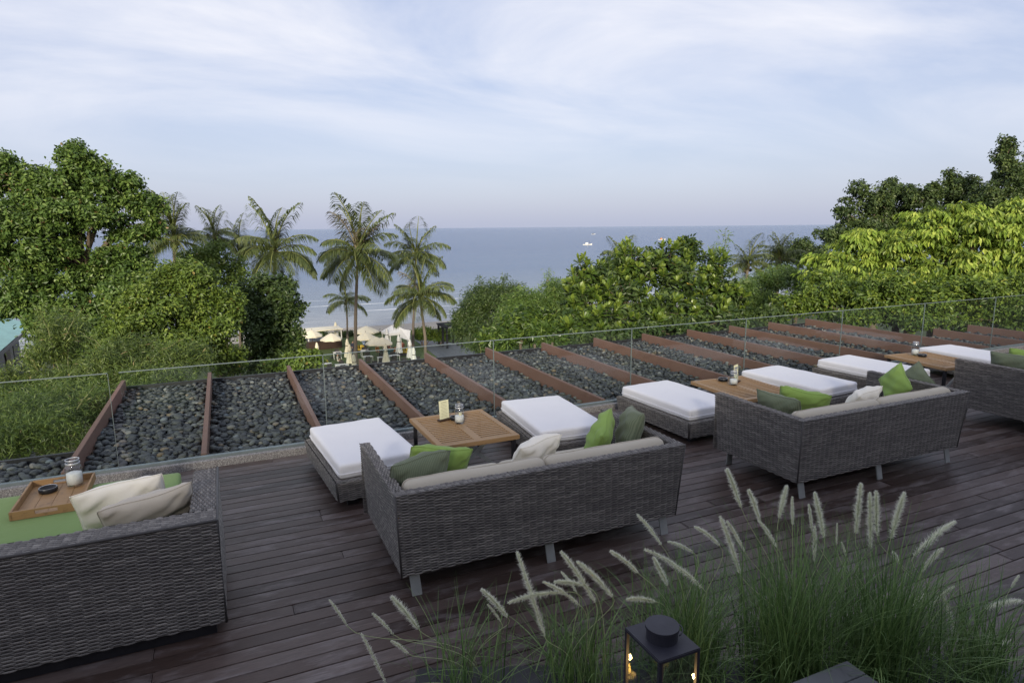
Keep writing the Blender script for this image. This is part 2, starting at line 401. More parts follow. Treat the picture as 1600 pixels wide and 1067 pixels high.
# deck with single boards
DECK_Y1 = 7.20
deck = structure(MB().box(-5.2, 17.5, -0.9, DECK_Y1 + 0.02, -0.30, -0.028).build('deck', M['dark_under']))
bw, gap = 0.1205, 0.006
bm_mesh = MB().box(-0.5, 0.5, -(bw - gap) / 2, (bw - gap) / 2, -0.026, 0).mesh('deck_board', bevel=0.0025)
bm_mesh.materials.append(M['deck'])
row = 0; yb = DECK_Y1 - bw / 2
while yb > -0.8:
    x = -5.2 - RNG.uniform(0, 3.5) if row % 2 else -5.2 - RNG.uniform(2, 4.4)
    while x < 17.5:
        L = RNG.uniform(3.6, 4.8) * (1 if yb > 1.3 else 1.6); a = max(x, -5.2); b = min(x + L, 17.5)
        if b - a > 0.25:
            o = bpy.data.objects.new('deck_board', bm_mesh); COL.objects.link(o); o.parent = deck
            o.location = ((a + b) / 2, yb, RNG.uniform(-0.0015, 0.0)); o.scale = (b - a - 0.004, 1, 1)
        x += L
    row += 1; yb -= bw

# kerb, glass channel, roof slab, pebble bed
RAIL_Y = 7.3245
structure(MB().box(-5.2, 17.5, DECK_Y1 + 0.025, 7.295, -0.29, 0.068).build('kerb', M['aggregate'], bevel=0.004))
XB0, SB = -1.6894, 1.32158        # first roof beam and beam spacing
BXL = [XB0 + SB * m for m in range(-2, 15)]
roof = structure(MB().box(XB0 - 0.03, XB0 + SB * 12 + .05, 7.36, 12.34, -0.75, -0.235).box(XB0 + SB * 12 + .0501, 17.5, 7.36, 9.76, -0.75, -0.235).box(-5.2, XB0 - 0.031, 7.36, 8.86, -0.75, -0.235).build('pebble_roof', M['dark_under']))
MB().box(XB0 - 0.03, XB0 + SB * 12 + .05, 12.30, 12.345, -0.234, -0.125).build('roof_edge_strip', M['black'], roof)
MB().box(-5.2, XB0 - 0.035, 8.82, 8.865, -0.234, -0.125).build('roof_edge_strip', M['black'], roof)

beam_mesh = {}
def beam(x, y0, y1):
    key = round(y1 - y0, 2)
    if key not in beam_mesh:
        me = MB().box(-0.03, 0.03, 0, y1 - y0, -0.23, 0).mesh('roof_beam', bevel=0.004); me.materials.append(M['beam']); beam_mesh[key] = me
    o = bpy.data.objects.new('roof_beam', beam_mesh[key]); COL.objects.link(o); o.location = (x, y0, -0.004); return o
for m in range(0, 15):
    o = beam(XB0 + SB * m, 7.72, 12.30 - (2.58 if m >= 13 else 0))
    tag(o, 'red brown timber beam lying across the pebble roof towards the sea', 'beam', 'timber beams across the pebble roof')

# pebbles
def ico(sub):
    bm = bmesh.new(); bmesh.ops.create_icosphere(bm, subdivisions=sub, radius=1); 
    v = np.array([p.co[:] for p in bm.verts]); f = np.array([[q.index for q in p.verts] for p in bm.faces]); bm.free(); return v, f
ICO2, ICO1 = ico(2), ico(1)
peb = []
sp = 0.080
def add_pebs(x0, x1, y0, y1):
    j = 0; y = y0
    while y < y1:
        x = x0 + (sp / 2 if j % 2 else 0)
        while x < x1:
            peb.append((x + RNG.uniform(-.03, .03), y + RNG.uniform(-.03, .03), 0)); 
            if RNG.random() < 0.42: peb.append((x + RNG.uniform(-.05, .05), y + RNG.uniform(-.05, .05), 1))
            x += sp
        y += sp * 0.88; j += 1
for m in range(0, 14):
    add_pebs(XB0 + SB * m + 0.075, XB0 + SB * (m + 1) - 0.07, 7.43, 12.25 - (2.6 if m >= 12 else 0))
add_pebs(-5.0, XB0 - 0.08, 7.43, 8.77)
peb = np.array(peb)
inview = []
for q in peb:
    d = np.array([q[0], q[1], -0.18 - CAMH]); w = d @ _f; u = CX + FPX * (d @ _r) / w; v = CY - FPX * (d @ _u) / w
    inview.append(-20 < u < 1400 and v < 1060)
inview = np.array(inview)
dist = np.hypot(peb[:, 0], peb[:, 1]) + np.where(inview, 0, 1000)
order = np.argsort(dist)
def peb_shape(n):
    s = np.stack([RNG.uniform(.034, .058, n), RNG.uniform(.029, .048, n), RNG.uniform(.018, .030, n)], 1); big = RNG.random(n) < 0.12
    s[big] *= 1.25; return s
def euler_R(a, b, c):
    ca, sa, cb, sb, cc, sc = cos(a), sin(a), cos(b), sin(b), cos(c), sin(c)
    return np.array([[cb * cc, -cb * sc, sb], [ca * sc + sa * sb * cc, ca * cc - sa * sb * sc, -sa * cb], [sa * sc - ca * sb * cc, sa * cc + ca * sb * sc, ca * cb]])
near_set = order[:300]; rest = order[300:]
pvar = []
for k in range(16):
    s = peb_shape(1)[0]; me = np_mesh('pebble', ICO2[0] * s * (1 + 0.06 * np.sin(ICO2[0][:, [1]] * 3 + k)), ICO2[1], np.full(42, RNG.random() if k > 1 else 0.93 + 0.04 * k), True); me.materials.append(M['pebble']); pvar.append(me)
for i in near_set:
    o = bpy.data.objects.new('pebble', pvar[int(RNG.integers(0, 16)) if RNG.random() > 0.02 else 0]); COL.objects.link(o); o.parent = roof
    x, y, l = peb[i]; o.location = (x, y, -0.205 + l * 0.036 + RNG.uniform(-.006, .012)); o.rotation_euler = (RNG.uniform(-.3, .3), RNG.uniform(-.3, .3), RNG.uniform(0, 6.3))
Vs, Fs, Ts, off = [], [], [], 0
for rank, i in enumerate(rest):
    v, f = ICO2 if (rank < 4200) else ICO1
    s = peb_shape(1)[0]; Rm = euler_R(RNG.uniform(-.3, .3), RNG.uniform(-.3, .3), RNG.uniform(0, 6.3))
    x, y, l = peb[i]; Vs.append((v * s) @ Rm.T + np.array([x, y, -0.205 + l * 0.036 + RNG.uniform(-.006, .012)])); Fs.append(f + off); off += len(v); Ts.append(np.full(len(v), RNG.random()))
stuff(link('pebble_layer', np_mesh('pebble_layer', np.concatenate(Vs), np.concatenate(Fs), np.concatenate(Ts), True), M['pebble'], roof))

# glass balustrade
rail = thing('glass_balustrade', 'frameless clear glass balustrade along the far edge of the deck', 'balustrade', (0, RAIL_Y, 0))
MB().box(-5.2, 17.5, -0.026, 0.034, -0.2, 0.094).build('base_channel', M['channel'], rail, bevel=0.003)
PX = [-1.130 + 0.0, -1.06]
posts = [-5.3007 + 2.08087 * n for n in range(1, 12)]
def panel(x0, x1, z0=0.095, z1=CAMH - 1.4, left=True):
    o = MB().box(x0, x1, -0.006, 0.006, z0, z1).build('glass_panel', M['glass'], rail)
    e = MB().box(x0 + 0.001, x1 - 0.001, -0.0062, 0.0062, z1 + 0.0004, z1 + 0.0075).build('top_edge', M['glass_edge'], o)
    for xe in ((x0, x1) if left else (x1,)):
        s = -1 if xe == x0 else 1
        MB().box(min(xe + s * .0004, xe + s * .0040), max(xe + s * .0004, xe + s * .0040), -0.0062, 0.0062, z0, z1).build('side_edge', M['glass_edge'], o)
panel(-3.20, -1.137); 
edges = [-1.045] + posts[2:] 
for a, b in zip(edges[:-1], edges[1:]): panel(a + 0.005, b - 0.005, left=a > -1)

# unseen building behind the camera, sized and set back to shade the near deck
bld = thing('shade_building', 'unseen plain rendered wall behind the deck, added to shade the near boards', 'building', (5, -2.5, 0))
MB().box(-16, 16, -9, 0, -6, 3.1).build('wall', M['wall_render'], bld)
MB().box(-16.3, 16.3, -9.3, 0.15, 3.101, 3.3).build('roof_slab', M['wall_render'], bld)
tb = thing('terrace_building', 'rendered lower storey carrying the deck and the pebble roof', 'building', (0, 0, 0))
MB().box(XB0, XB0 + SB * 12, -0.85, 12.2, -8, -0.752).build('wall', M['wall_render'], tb)
MB().box(-5.15, XB0 - 0.01, -0.85, 8.7, -8, -0.752).build('wall', M['wall_render'], tb)

# ================================================================== FURNITURE
def weave(name, parent, P0, U, Vd, w, h, pitch=0.0102, period=0.116, amp=0.0034, seed=0, w_top=None):
    """woven panel: P0 lower corner, U along the strands, Vd across; outward = U x Vd.
    Each strand runs over one stake and under the next; it is broad where it lies on top."""
    rng = np.random.default_rng(seed)
    U = np.array(U, float); U /= np.linalg.norm(U); Vd = np.array(Vd, float); Vd /= np.linalg.norm(Vd); N = np.cross(U, Vd)
    rows = max(3, int(round(h / pitch))); pt = h / rows; ns = max(6, int(round(w / (period / 8)))) + 1
    Vs, Fs, Ts = [], [], []; off = 0
    prof = [(-1.0, -0.0040), (-0.45, 0.0004), (0.40, 0.0012), (0.95, -0.0034)]
    for j in range(rows):
        ww = w if w_top is None else w + (w_top - w) * (j + .5) / rows
        u = np.linspace(0, ww, ns); c = np.tanh(2.6 * np.cos(2 * pi * u / period + pi * j)); o = amp * c + rng.normal(0, .0003, ns)
        vj = (j + .5) * pt + rng.normal(0, .0005, ns); hh = pt * (0.46 + 0.20 * c)
        shift = -(ww - w) / 2
        seg = rng.uniform(0.12, 0.88, int(ww / period) + 3)[((u / period) + .25 + .5 * (j % 2)).astype(int)]
        tr = np.clip(0.55 * seg + 0.45 * rng.uniform(.2, .8) + rng.normal(0, .04, ns), 0, 1)
        for a, n in prof:
            Vs.append(np.array(P0) + (u[:, None] + shift) * U + (vj + a * hh)[:, None] * Vd + (o + n)[:, None] * N); Ts.append(tr)
        for k in range(3):
            a0 = off + k * ns + np.arange(ns - 1); Fs.append(np.stack([a0, a0 + 1, a0 + 1 + ns, a0 + ns], 1))
        off += 4 * ns
    return stuff(link(name, np_mesh(name, np.concatenate(Vs), np.concatenate(Fs), np.concatenate(Ts), True), M['wicker'], parent))

def rounded_box(w, d, h, r, puff=0.0, seg=14, noise=0.0, seed=0):
    """a stuffed cushion: rounded box centred in x, y, standing on z = 0"""
    bm = bmesh.new(); bmesh.ops.create_cube(bm, size=2)
    bmesh.ops.subdivide_edges(bm, edges=bm.edges[:], cuts=seg, use_grid_fill=True)
    rng = np.random.default_rng(seed); ph = rng.uniform(0, 6, 6)
    hx, hy, hz = w / 2, d / 2, h / 2
    def warp(s):                              # put most cuts near the edges
        return math.copysign(1 - (1 - abs(s)) ** 1.8, s)
    for v in bm.verts:
        x, y, z = warp(v.co.x) * hx, warp(v.co.y) * hy, warp(v.co.z) * hz
        cx, cy, cz = max(-hx + r, min(hx - r, x)), max(-hy + r, min(hy - r, y)), max(-hz + r, min(hz - r, z))
        dv = Vector((x - cx, y - cy, z - cz)); 
        if dv.length > 1e-6: 
            dv = dv.normalized() * r
        p = Vector((cx, cy, cz)) + dv; u, q, s = p.x / hx, p.y / hy, p.z / hz
        k = puff * (1 - abs(u) ** 3) * (1 - abs(q) ** 3)
        p.z += k * (1 if s > 0 else -0.0) * abs(s)
        if noise:
            nn = noise * (sin(u * 5 + ph[0] + q * 3) * sin(q * 7 + ph[1]) + 0.6 * sin(u * 13 + ph[2]) * sin(q * 11 + s * 3 + ph[3]))
            p += dv.normalized() * nn if dv.length > 1e-6 else Vector((0, 0, nn))
        v.co = (p.x, p.y, p.z + hz)
    me = bpy.data.meshes.new('cushion'); bm.to_mesh(me); bm.free()
    for p in me.polygons: p.use_smooth = True
    return me

def pillow_mesh(w, h, T, seed=0, n=26, corner=0.05, sag=0.0):
    """throw pillow standing in its x-z plane, thickness along y, centre at the origin"""
    rng = np.random.default_rng(seed); ph = rng.uniform(0, 6.28, 8)
    Vv, idx, Fv = [], {}, []
    for side in (1, -1):
        for i in range(n + 1):
            for j in range(n + 1):
                u, v = -1 + 2 * i / n, -1 + 2 * j / n
                u = math.copysign(abs(u) ** 0.85, u); v = math.copysign(abs(v) ** 0.85, v)
                edge = (i in (0, n)) or (j in (0, n))
                if edge and side == -1: idx[(side, i, j)] = idx[(1, i, j)]; continue
                ck = 1 - .03 * abs(u * v) ** 4; px = u * w / 2 * (1 - corner * (1 - v * v)) * ck; pz = v * h / 2 * (1 - corner * (1 - u * u)) * ck
                t = T / 2 * max(0, (1 - abs(u) ** 2.6) * (1 - abs(v) ** 2.6)) ** 0.55
                wr = 0.010 * sin(6 * u + 4 * v * side + ph[0]) * sin(5 * v + ph[1]) + 0.006 * sin(13 * u * v + ph[2]) + 0.012 * abs(u * v) * sin(14 * (u - v) + ph[3])
                t = max(0.002 if not edge else 0, t + wr * (1 - max(abs(u), abs(v)) ** 6))
                pz -= sag * (1 - u * u) * (v + 1) / 2 * h
                idx[(side, i, j)] = len(Vv); Vv.append((px, side * t + 0.012 * sin(3 * u + ph[4]) * v, pz))
        for i in range(n):
            for j in range(n):
                q = [idx[(side, i, j)], idx[(side, i + 1, j)], idx[(side, i + 1, j + 1)], idx[(side, i, j + 1)]]
                Fv.append(q if side == -1 else q[::-1])
    return np_mesh('pillow', Vv, np.array(Fv), smooth=True)

def pillow(loc, w, h, T, rot, mat, label, seed, group=None, sag=0.0):
    me = pillow_mesh(w, h, T, seed, sag=sag); o = link('throw_pillow', me, M[mat])
    o.location = loc; o.rotation_euler = rot
    seam = []                                     # sewn edge, a thin piping
    for k in range(0, 101):
        a = k / 100 * 4; s = int(a) % 4; f = a - int(a)
        u, v = [(-1 + 2 * f, -1), (1, -1 + 2 * f), (1 - 2 * f, 1), (-1, 1 - 2 * f)][s]
        ck = 1 - .03 * abs(u * v) ** 4; px = u * w / 2 * (1 - 0.05 * (1 - v * v)) * ck; pz = v * h / 2 * (1 - 0.05 * (1 - u * u)) * ck - sag * (1 - u * u) * (v + 1) / 2 * h
        ph4 = np.random.default_rng(seed).uniform(0, 6.28, 8)[4]
        seam.append((px, 0.012 * sin(3 * u + ph4) * v, pz))
    MB().tube(seam, 0.0035, 5, False).build('seam', M[mat], o, smooth=True)
    return tag(o, label, 'pillow', group)

def loop_pts(w, d, r, z, n=8):
    P = []
    for sx, sy, a0 in ((1, 1, 0), (-1, 1, pi / 2), (-1, -1, pi), (1, -1, 1.5 * pi)):
        for k in range(n + 1):
            a = a0 + k / n * pi / 2; P.append((sx * (w / 2 - r) + r * cos(a), sy * (d / 2 - r) + r * sin(a), z))
    return P + [P[0]]

def ottoman(cx, cy, rz, label, w=0.84, d=1.36, seed=0):
    t = thing('ottoman', label, 'ottoman', (cx, cy, 0), radians(rz), 'white topped wicker ottomans')
    z0, z1 = 0.075, 0.265
    MB().box(-w / 2 + .012, w / 2 - .012, -d / 2 + .012, d / 2 - .012, z0 + .01, z1 - .006).build('base', M['dark_under'], t)
    b = 0.02
    weave('woven_side', t, (-w / 2 + b, -d / 2 + 0.004, z0), (1, 0, 0), (0, -0.1, 1), w - 2 * b, z1 - z0, seed=seed, w_top=w)
    weave('woven_side', t, (w / 2 - b, d / 2 - 0.004, z0), (-1, 0, 0), (0, 0.1, 1), w - 2 * b, z1 - z0, seed=seed + 1, w_top=w)
    weave('woven_side', t, (w / 2 - 0.004, -d / 2 + b, z0), (0, 1, 0), (0.1, 0, 1), d - 2 * b, z1 - z0, period=.09, seed=seed + 2, w_top=d)
    weave('woven_side', t, (-w / 2 + 0.004, d / 2 - b, z0), (0, -1, 0), (-0.1, 0, 1), d - 2 * b, z1 - z0, period=.09, seed=seed + 3, w_top=d)
    for sx in (-1, 1):
        for sy in (-1, 1): MB().tube([(sx * (w / 2 - b), sy * (d / 2 - b), z0), (sx * w / 2, sy * d / 2, z1)], .009, 6).build('corner_cord', M['wicker'], t, smooth=True)
    rim = 0.075
    for (P, U, Vd, L) in (((-w / 2, -d / 2, z1), (1, 0, 0), (0, 1, 0), w), ((w / 2, d / 2, z1), (-1, 0, 0), (0, -1, 0), w)):
        weave('woven_rim', t, P, U, Vd, L, rim, period=0.062, seed=seed + 4)
    for (P, U, Vd, L) in (((w / 2, -d / 2 + rim, z1), (0, 1, 0), (-1, 0, 0), d - 2 * rim), ((-w / 2, d / 2 - rim, z1), (0, -1, 0), (1, 0, 0), d - 2 * rim)):
        weave('woven_rim', t, P, U, Vd, L, rim, period=0.062, seed=seed + 5)
    for sx in (-1, 1):
        for sy in (-1, 1):
            MB().box(sx * (w / 2 - .16) - .05, sx * (w / 2 - .16) + .05, sy * (d / 2 - .12) - .03, sy * (d / 2 - .12) + .03, 0, z0 + .012).build('foot', M['black'], t)
    cw, cd, ch = w - 0.07, d - 0.07, 0.142
    me = rounded_box(cw, cd, ch, 0.032, 0.012, 18, 0.0024, seed); c = link('seat_cushion', me, M['white'], t); c.location = (0, 0, z1 + 0.002)
    pp = loop_pts(cw + .006, cd + .006, 0.034, 0.050); MB().tube(pp, 0.0055, 6, False).build('piping', M['white'], c, smooth=True)
    return t
OT = [(1.13, 6.24, 4.5, 'white cushioned wicker ottoman beside the menu table, on the green bed side'),
      (3.28, 6.26, -4.5, 'white cushioned wicker ottoman between the menu table and the rail, far side of first table'),
      (5.08, 6.27, 3.0, 'white cushioned wicker ottoman in front of the open end of the second sofa'),
      (7.17, 6.30, 5.0, 'white cushioned wicker ottoman beside the table with leaflet jar, behind green pillows'),
      (8.79, 6.38, 4.0, 'white cushioned wicker ottoman between leaflet table group and the third slatted table'),
      (11.05, 6.28, -3.0, 'white cushioned wicker ottoman past the third slatted table, before the timber beam ends')]
for k, (x, y, r, lab) in enumerate(OT): ottoman(x, y, r, lab, seed=100 + 10 * k)

def sofa(x0, x1, y0, y1, label, seed, zt=0.77):
    cx = (x0 + x1) / 2; w = x1 - x0; d = y1 - y0
    t = thing('wicker_sofa', label, 'sofa', (cx, y0, 0), 0, 'wicker sofas facing the sea')
    zb, th = 0.165, 0.075; ins = 0.035           # bottom height, wall thickness, inset at the bottom
    hx = w / 2
    lean = (ins, )
    # carcass (dark frame behind the weave)
    MB().box(-hx + .04, hx - .04, 0.045, d - .02, zb + .01, 0.30).build('seat_base', M['dark_under'], t)
    def slab(pts, yin):
        V = np.array(pts); return V
    e = 0.011
    MB().add([(-hx + ins + e, 0.045 + e, zb), (hx - ins - e, 0.045 + e, zb), (hx - ins - e, 0.045 + th - e, zb), (-hx + ins + e, 0.045 + th - e, zb),
              (-hx + e, e, zt - e), (hx - e, e, zt - e), (hx - e, th - e, zt - e), (-hx + e, th - e, zt - e)],
             [(0, 1, 2, 3), (4, 7, 6, 5), (0, 4, 5, 1), (1, 5, 6, 2), (2, 6, 7, 3), (3, 7, 4, 0)]).build('back_frame', M['dark_under'], t)
    for s in (-1, 1):
        a = s * (hx - ins - e); b = s * (hx - e); ai = s * (hx - ins - th + e); bi = s * (hx - th + e)
        MB().add([(a, 0.05, zb), (ai, 0.05, zb), (ai, d - e - .02, zb), (a, d - e - .02, zb), (b, 0.02, zt - e), (bi, 0.02, zt - e), (bi, d - e, zt - e), (b, d - e, zt - e)],
                 [(0, 1, 2, 3), (4, 7, 6, 5), (0, 4, 5, 1), (1, 5, 6, 2), (2, 6, 7, 3), (3, 7, 4, 0)]).build('arm_frame', M['dark_under'], t)
    hs = zt - zb
    # outer skins
    weave('woven_back', t, (-hx + ins, 0.045, zb), (1, 0, 0), (0, -0.045 / hs, 1), w - 2 * ins, math.hypot(hs, .045), seed=seed, w_top=w)
    weave('woven_arm', t, (-hx + ins, d - .02, zb), (0, -1, 0), (-ins / hs, 0, 1), d - .065, math.hypot(hs, ins), period=.09, seed=seed + 1, w_top=d)
    weave('woven_arm', t, (hx - ins, .045, zb), (0, 1, 0), (ins / hs, 0, 1), d - .065, math.hypot(hs, ins), period=.09, seed=seed + 2, w_top=d)
    # inner skins above the seat
    weave('woven_inner', t, (-hx + th, .04, .30), (0, 1, 0), (0, 0, 1), d - .05, zt - .30, seed=seed + 3)
    weave('woven_inner', t, (hx - th, d - .01, .30), (0, -1, 0), (0, 0, 1), d - .05, zt - .30, seed=seed + 4)
    weave('woven_inner', t, (hx - th, th, .30), (-1, 0, 0), (0, 0, 1), w - 2 * th, zt - .30, seed=seed + 5)
    weave('woven_front', t, (hx - ins, d - .014, zb), (-1, 0, 0), (0, 0, 1), w - 2 * ins, .14, seed=seed + 6)
    for s in (-1, 1):                         # front ends of the arms
        x_r = s * hx if s > 0 else -hx + th
        weave('arm_end', t, (x_r, d - .002, zb), (-1, 0, 0), (0, 0.0, 1), th, hs, period=0.04, seed=seed + 7)
    # top rims
    weave('woven_rim', t, (-hx, 0, zt), (1, 0, 0), (0, 1, 0), w, th, period=0.062, seed=seed + 8)
    weave('woven_rim', t, (hx, th, zt), (0, 1, 0), (-1, 0, 0), d - th, th, period=0.062, seed=seed + 9)
    weave('woven_rim', t, (-hx + th, th, zt), (0, 1, 0), (-1, 0, 0), d - th, th, period=0.062, seed=seed + 10)
    # corner cords
    for s in (-1, 1):
        MB().tube([(s * (hx - ins), .045, zb), (s * hx, 0, zt)], .0075, 6).build('corner_cord', M['wicker'], t, smooth=True)
    # splayed steel feet
    for fx in (-hx + .13, 0, hx - .13):
        for fy, sg in ((.10, -1), (d - .12, 1)):
            MB().add([(fx - .035, fy - .006, zb + .012), (fx + .035, fy - .006, zb + .012), (fx + .035, fy + .006, zb + .012), (fx - .035, fy + .006, zb + .012),
                      (fx - .035 + .012, fy + sg * .03 - .006, 0), (fx + .035 + .012, fy + sg * .03 - .006, 0), (fx + .035 + .012, fy + sg * .03 + .006, 0), (fx - .035 + .012, fy + sg * .03 + .006, 0)],
                     [(0, 3, 2, 1), (4, 5, 6, 7), (0, 1, 5, 4), (1, 2, 6, 5), (2, 3, 7, 6), (3, 0, 4, 7)]).build('foot', M['steel'], t)
    # cushions
    sw = (w - 2 * th - .03) / 2
    for k in (-1, 1):
        c = link('seat_cushion', rounded_box(sw - .008, d - th - .16, .15, .045, .015, 14, .002, seed + k), M['beige'], t); c.location = (k * sw / 2, th + .14 + (d - th - .16) / 2 - .02, .302)
        b = link('back_cushion', rounded_box(sw - .008, .40, .155, .06, .02, 14, .0025, seed + 5 + k), M['beige'], t)
        b.rotation_euler = (radians(82), 0, 0); b.location = (k * sw / 2, th + .165, .585)
        MB().tube(loop_pts(sw - .004, .404, .06, .078), .0035, 5, False).build('piping', M['beige'], b, smooth=True)
    return t
sofa(0.895, 3.235, 3.875, 5.02, 'wicker sofa with beige cushions between the green bed and the grasses', 200)
sofa(4.56, 6.92, 3.91, 5.02, 'wicker sofa with beige cushions standing behind the leaflet jar table', 300)
sofa(8.47, 10.85, 3.86, 5.00, 'wicker sofa beside the third slatted table, with dark and lime pillows on its arm', 400)

# day bed at the left
BX1, BX0, BY0 = -0.155, -2.75, 4.02
bed = thing('day_bed', 'wide wicker day bed with thick woven back and flat green mattress', 'day bed', ((BX0 + BX1) / 2, BY0, 0))
hw = (BX1 - BX0) / 2; zt, zb, ta, tk, dp = 0.76, 0.085, 0.155, 0.185, 0.95
e = .012
MB().box(-hw + e, hw - e, e, tk - e, zb, zt - e).build('back_frame', M['dark_under'], bed)
for s in (-1, 1): MB().box(min(s * (hw - e), s * (hw - ta + e)), max(s * (hw - e), s * (hw - ta + e)), tk, dp - e, zb, zt - e).build('arm_frame', M['dark_under'], bed)
MB().box(-hw + .02, hw - .3, tk + .001, 2.02, zb, .27).build('bed_base', M['dark_under'], bed)
MB().box(-hw + .05, hw - .06, .05, .10, 0, zb - .001).build('plinth', M['black'], bed)
MB().box(hw - .11, hw - .06, .101, .9, 0, zb - .001).build('plinth', M['black'], bed)
MB().box(-hw + .05, hw - .36, 1.9, 1.95, 0, zb - .001).build('plinth', M['black'], bed)
weave('woven_back', bed, (-hw, 0, zb), (1, 0, 0), (0, 0, 1), 2 * hw, zt - zb, pitch=.0108, period=.115, seed=1)
weave('woven_arm', bed, (hw, 0, zb), (0, 1, 0), (0, 0, 1), dp, zt - zb, pitch=.0122, period=.10, seed=2)
weave('woven_inner', bed, (hw - ta, dp, .3), (0, -1, 0), (0, 0, 1), dp - tk, zt - .3, pitch=.0122, period=.10, seed=3)
weave('woven_inner', bed, (hw - ta, tk, .3), (-1, 0, 0), (0, 0, 1), 2 * hw - 2 * ta, zt - .3, pitch=.0122, period=.12, seed=4)
weave('arm_end', bed, (hw, dp - .001, zb), (-1, 0, 0), (0, 0, 1), ta, zt - zb, pitch=.0122, period=.07, seed=5)
weave('woven_rim', bed, (-hw, 0, zt), (1, 0, 0), (0, 1, 0), 2 * hw, tk, pitch=.0128, period=.07, seed=6)
weave('woven_rim', bed, (hw, tk, zt), (0, 1, 0), (-1, 0, 0), dp - tk, ta, pitch=.0128, period=.07, seed=7)
weave('woven_side', bed, (hw - .3, tk, zb), (0, 1, 0), (0, 0, 1), 2.02 - tk, .2, seed=8)
MB().tube([(hw, 0, zb), (hw, 0, zt), (hw, dp, zt)], .009, 6).build('corner_cord', M['wicker'], bed, smooth=True)
MB().tube([(-hw, 0, zt), (hw, 0, zt)], .010, 6).build('edge_cord', M['wicker'], bed, smooth=True)
mt = link('mattress', rounded_box(2 * hw - .34, 1.96 - tk, .15, .03, .006, 16, .0015, 5), M['bed_green'], bed); mt.location = (-.15, tk + .01 + (1.96 - tk) / 2, .272)
MB().tube(loop_pts(2 * hw - .336, 1.964 - tk, .03, .04), .004, 5, False).build('piping', M['bed_green'], mt, smooth=True)

# throw pillows
def P(px, py, Y): return tuple(at(px, py, Y))
PIL = [  # px, py, depth, w, h, thickness, lean back, roll, turn, cloth, label
    (194, 790, 4.86, .55, .44, .16, 24, -6, 5, 'cream', 'smooth cream pillow leaning on the green mattress, in front of the sand coloured one'),
    (235, 800, 4.54, .55, .38, .18, 36, -8, 10, 'sand_cotton', 'sand coloured pillow tucked into the woven corner of the day bed'),
    (654, 742, 4.28, .47, .36, .21, 26, -3, 8, 'striped', 'dark green striped pillow lying lengthwise against the sofa arm nearest the day bed'),
    (686, 722, 4.60, .49, .36, .19, 34, 7, -10, 'lime', 'lime green pillow with tucked corners beside the menu table'),
    (838, 703, 4.50, .42, .28, .18, 40, -5, 8, 'cream', 'crumpled cream pillow in the middle of the sofa facing the menu table'),
    (937, 682, 4.45, .42, .36, .19, 24, -18, 46, 'lime', 'lime green pillow leaning on a striped one at the sofa arm'),
    (984, 671, 4.42, .38, .38, .19, 18, 4, 72, 'striped', 'dark green striped pillow propped upright against the sofa arm, lime pillow leaning on it'),
    (1218, 638, 4.52, .48, .34, .19, 26, 4, -78, 'striped', 'dark green striped pillow slumped in the sofa corner by the leaflet table'),
    (1256, 627, 4.64, .50, .34, .18, 38, 6, -52, 'lime', 'lime green pillow lying in front of a slumped striped pillow by the leaflet table'),
    (1347, 622, 4.46, .46, .28, .18, 44, -6, 10, 'cream', 'white crumpled pillow in the middle of the sofa behind the leaflet table'),
    (1398, 600, 4.50, .36, .36, .17, 16, -42, 62, 'lime', 'lime green pillow standing on its corner on the sofa'),
    (1430, 595, 4.58, .33, .33, .16, 14, -40, 80, 'striped', 'dark green pillow standing on its corner behind a lime one'),
    (1584, 572, 4.62, .52, .34, .19, 24, 4, -80, 'striped', 'dark green pillow lying along the arm of the farthest sofa, lime one behind'),
    (1612, 566, 4.72, .52, .36, .18, 30, 4, -66, 'lime', 'lime green pillow behind the dark pillow on the farthest sofa')]
for k, (px, py, Y, w, h, T, ln, rl, tn, mt_, lab) in enumerate(PIL):
    pillow(P(px, py, Y), w, h, T, (radians(ln), radians(rl), radians(tn)), mt_, lab, k + 1)

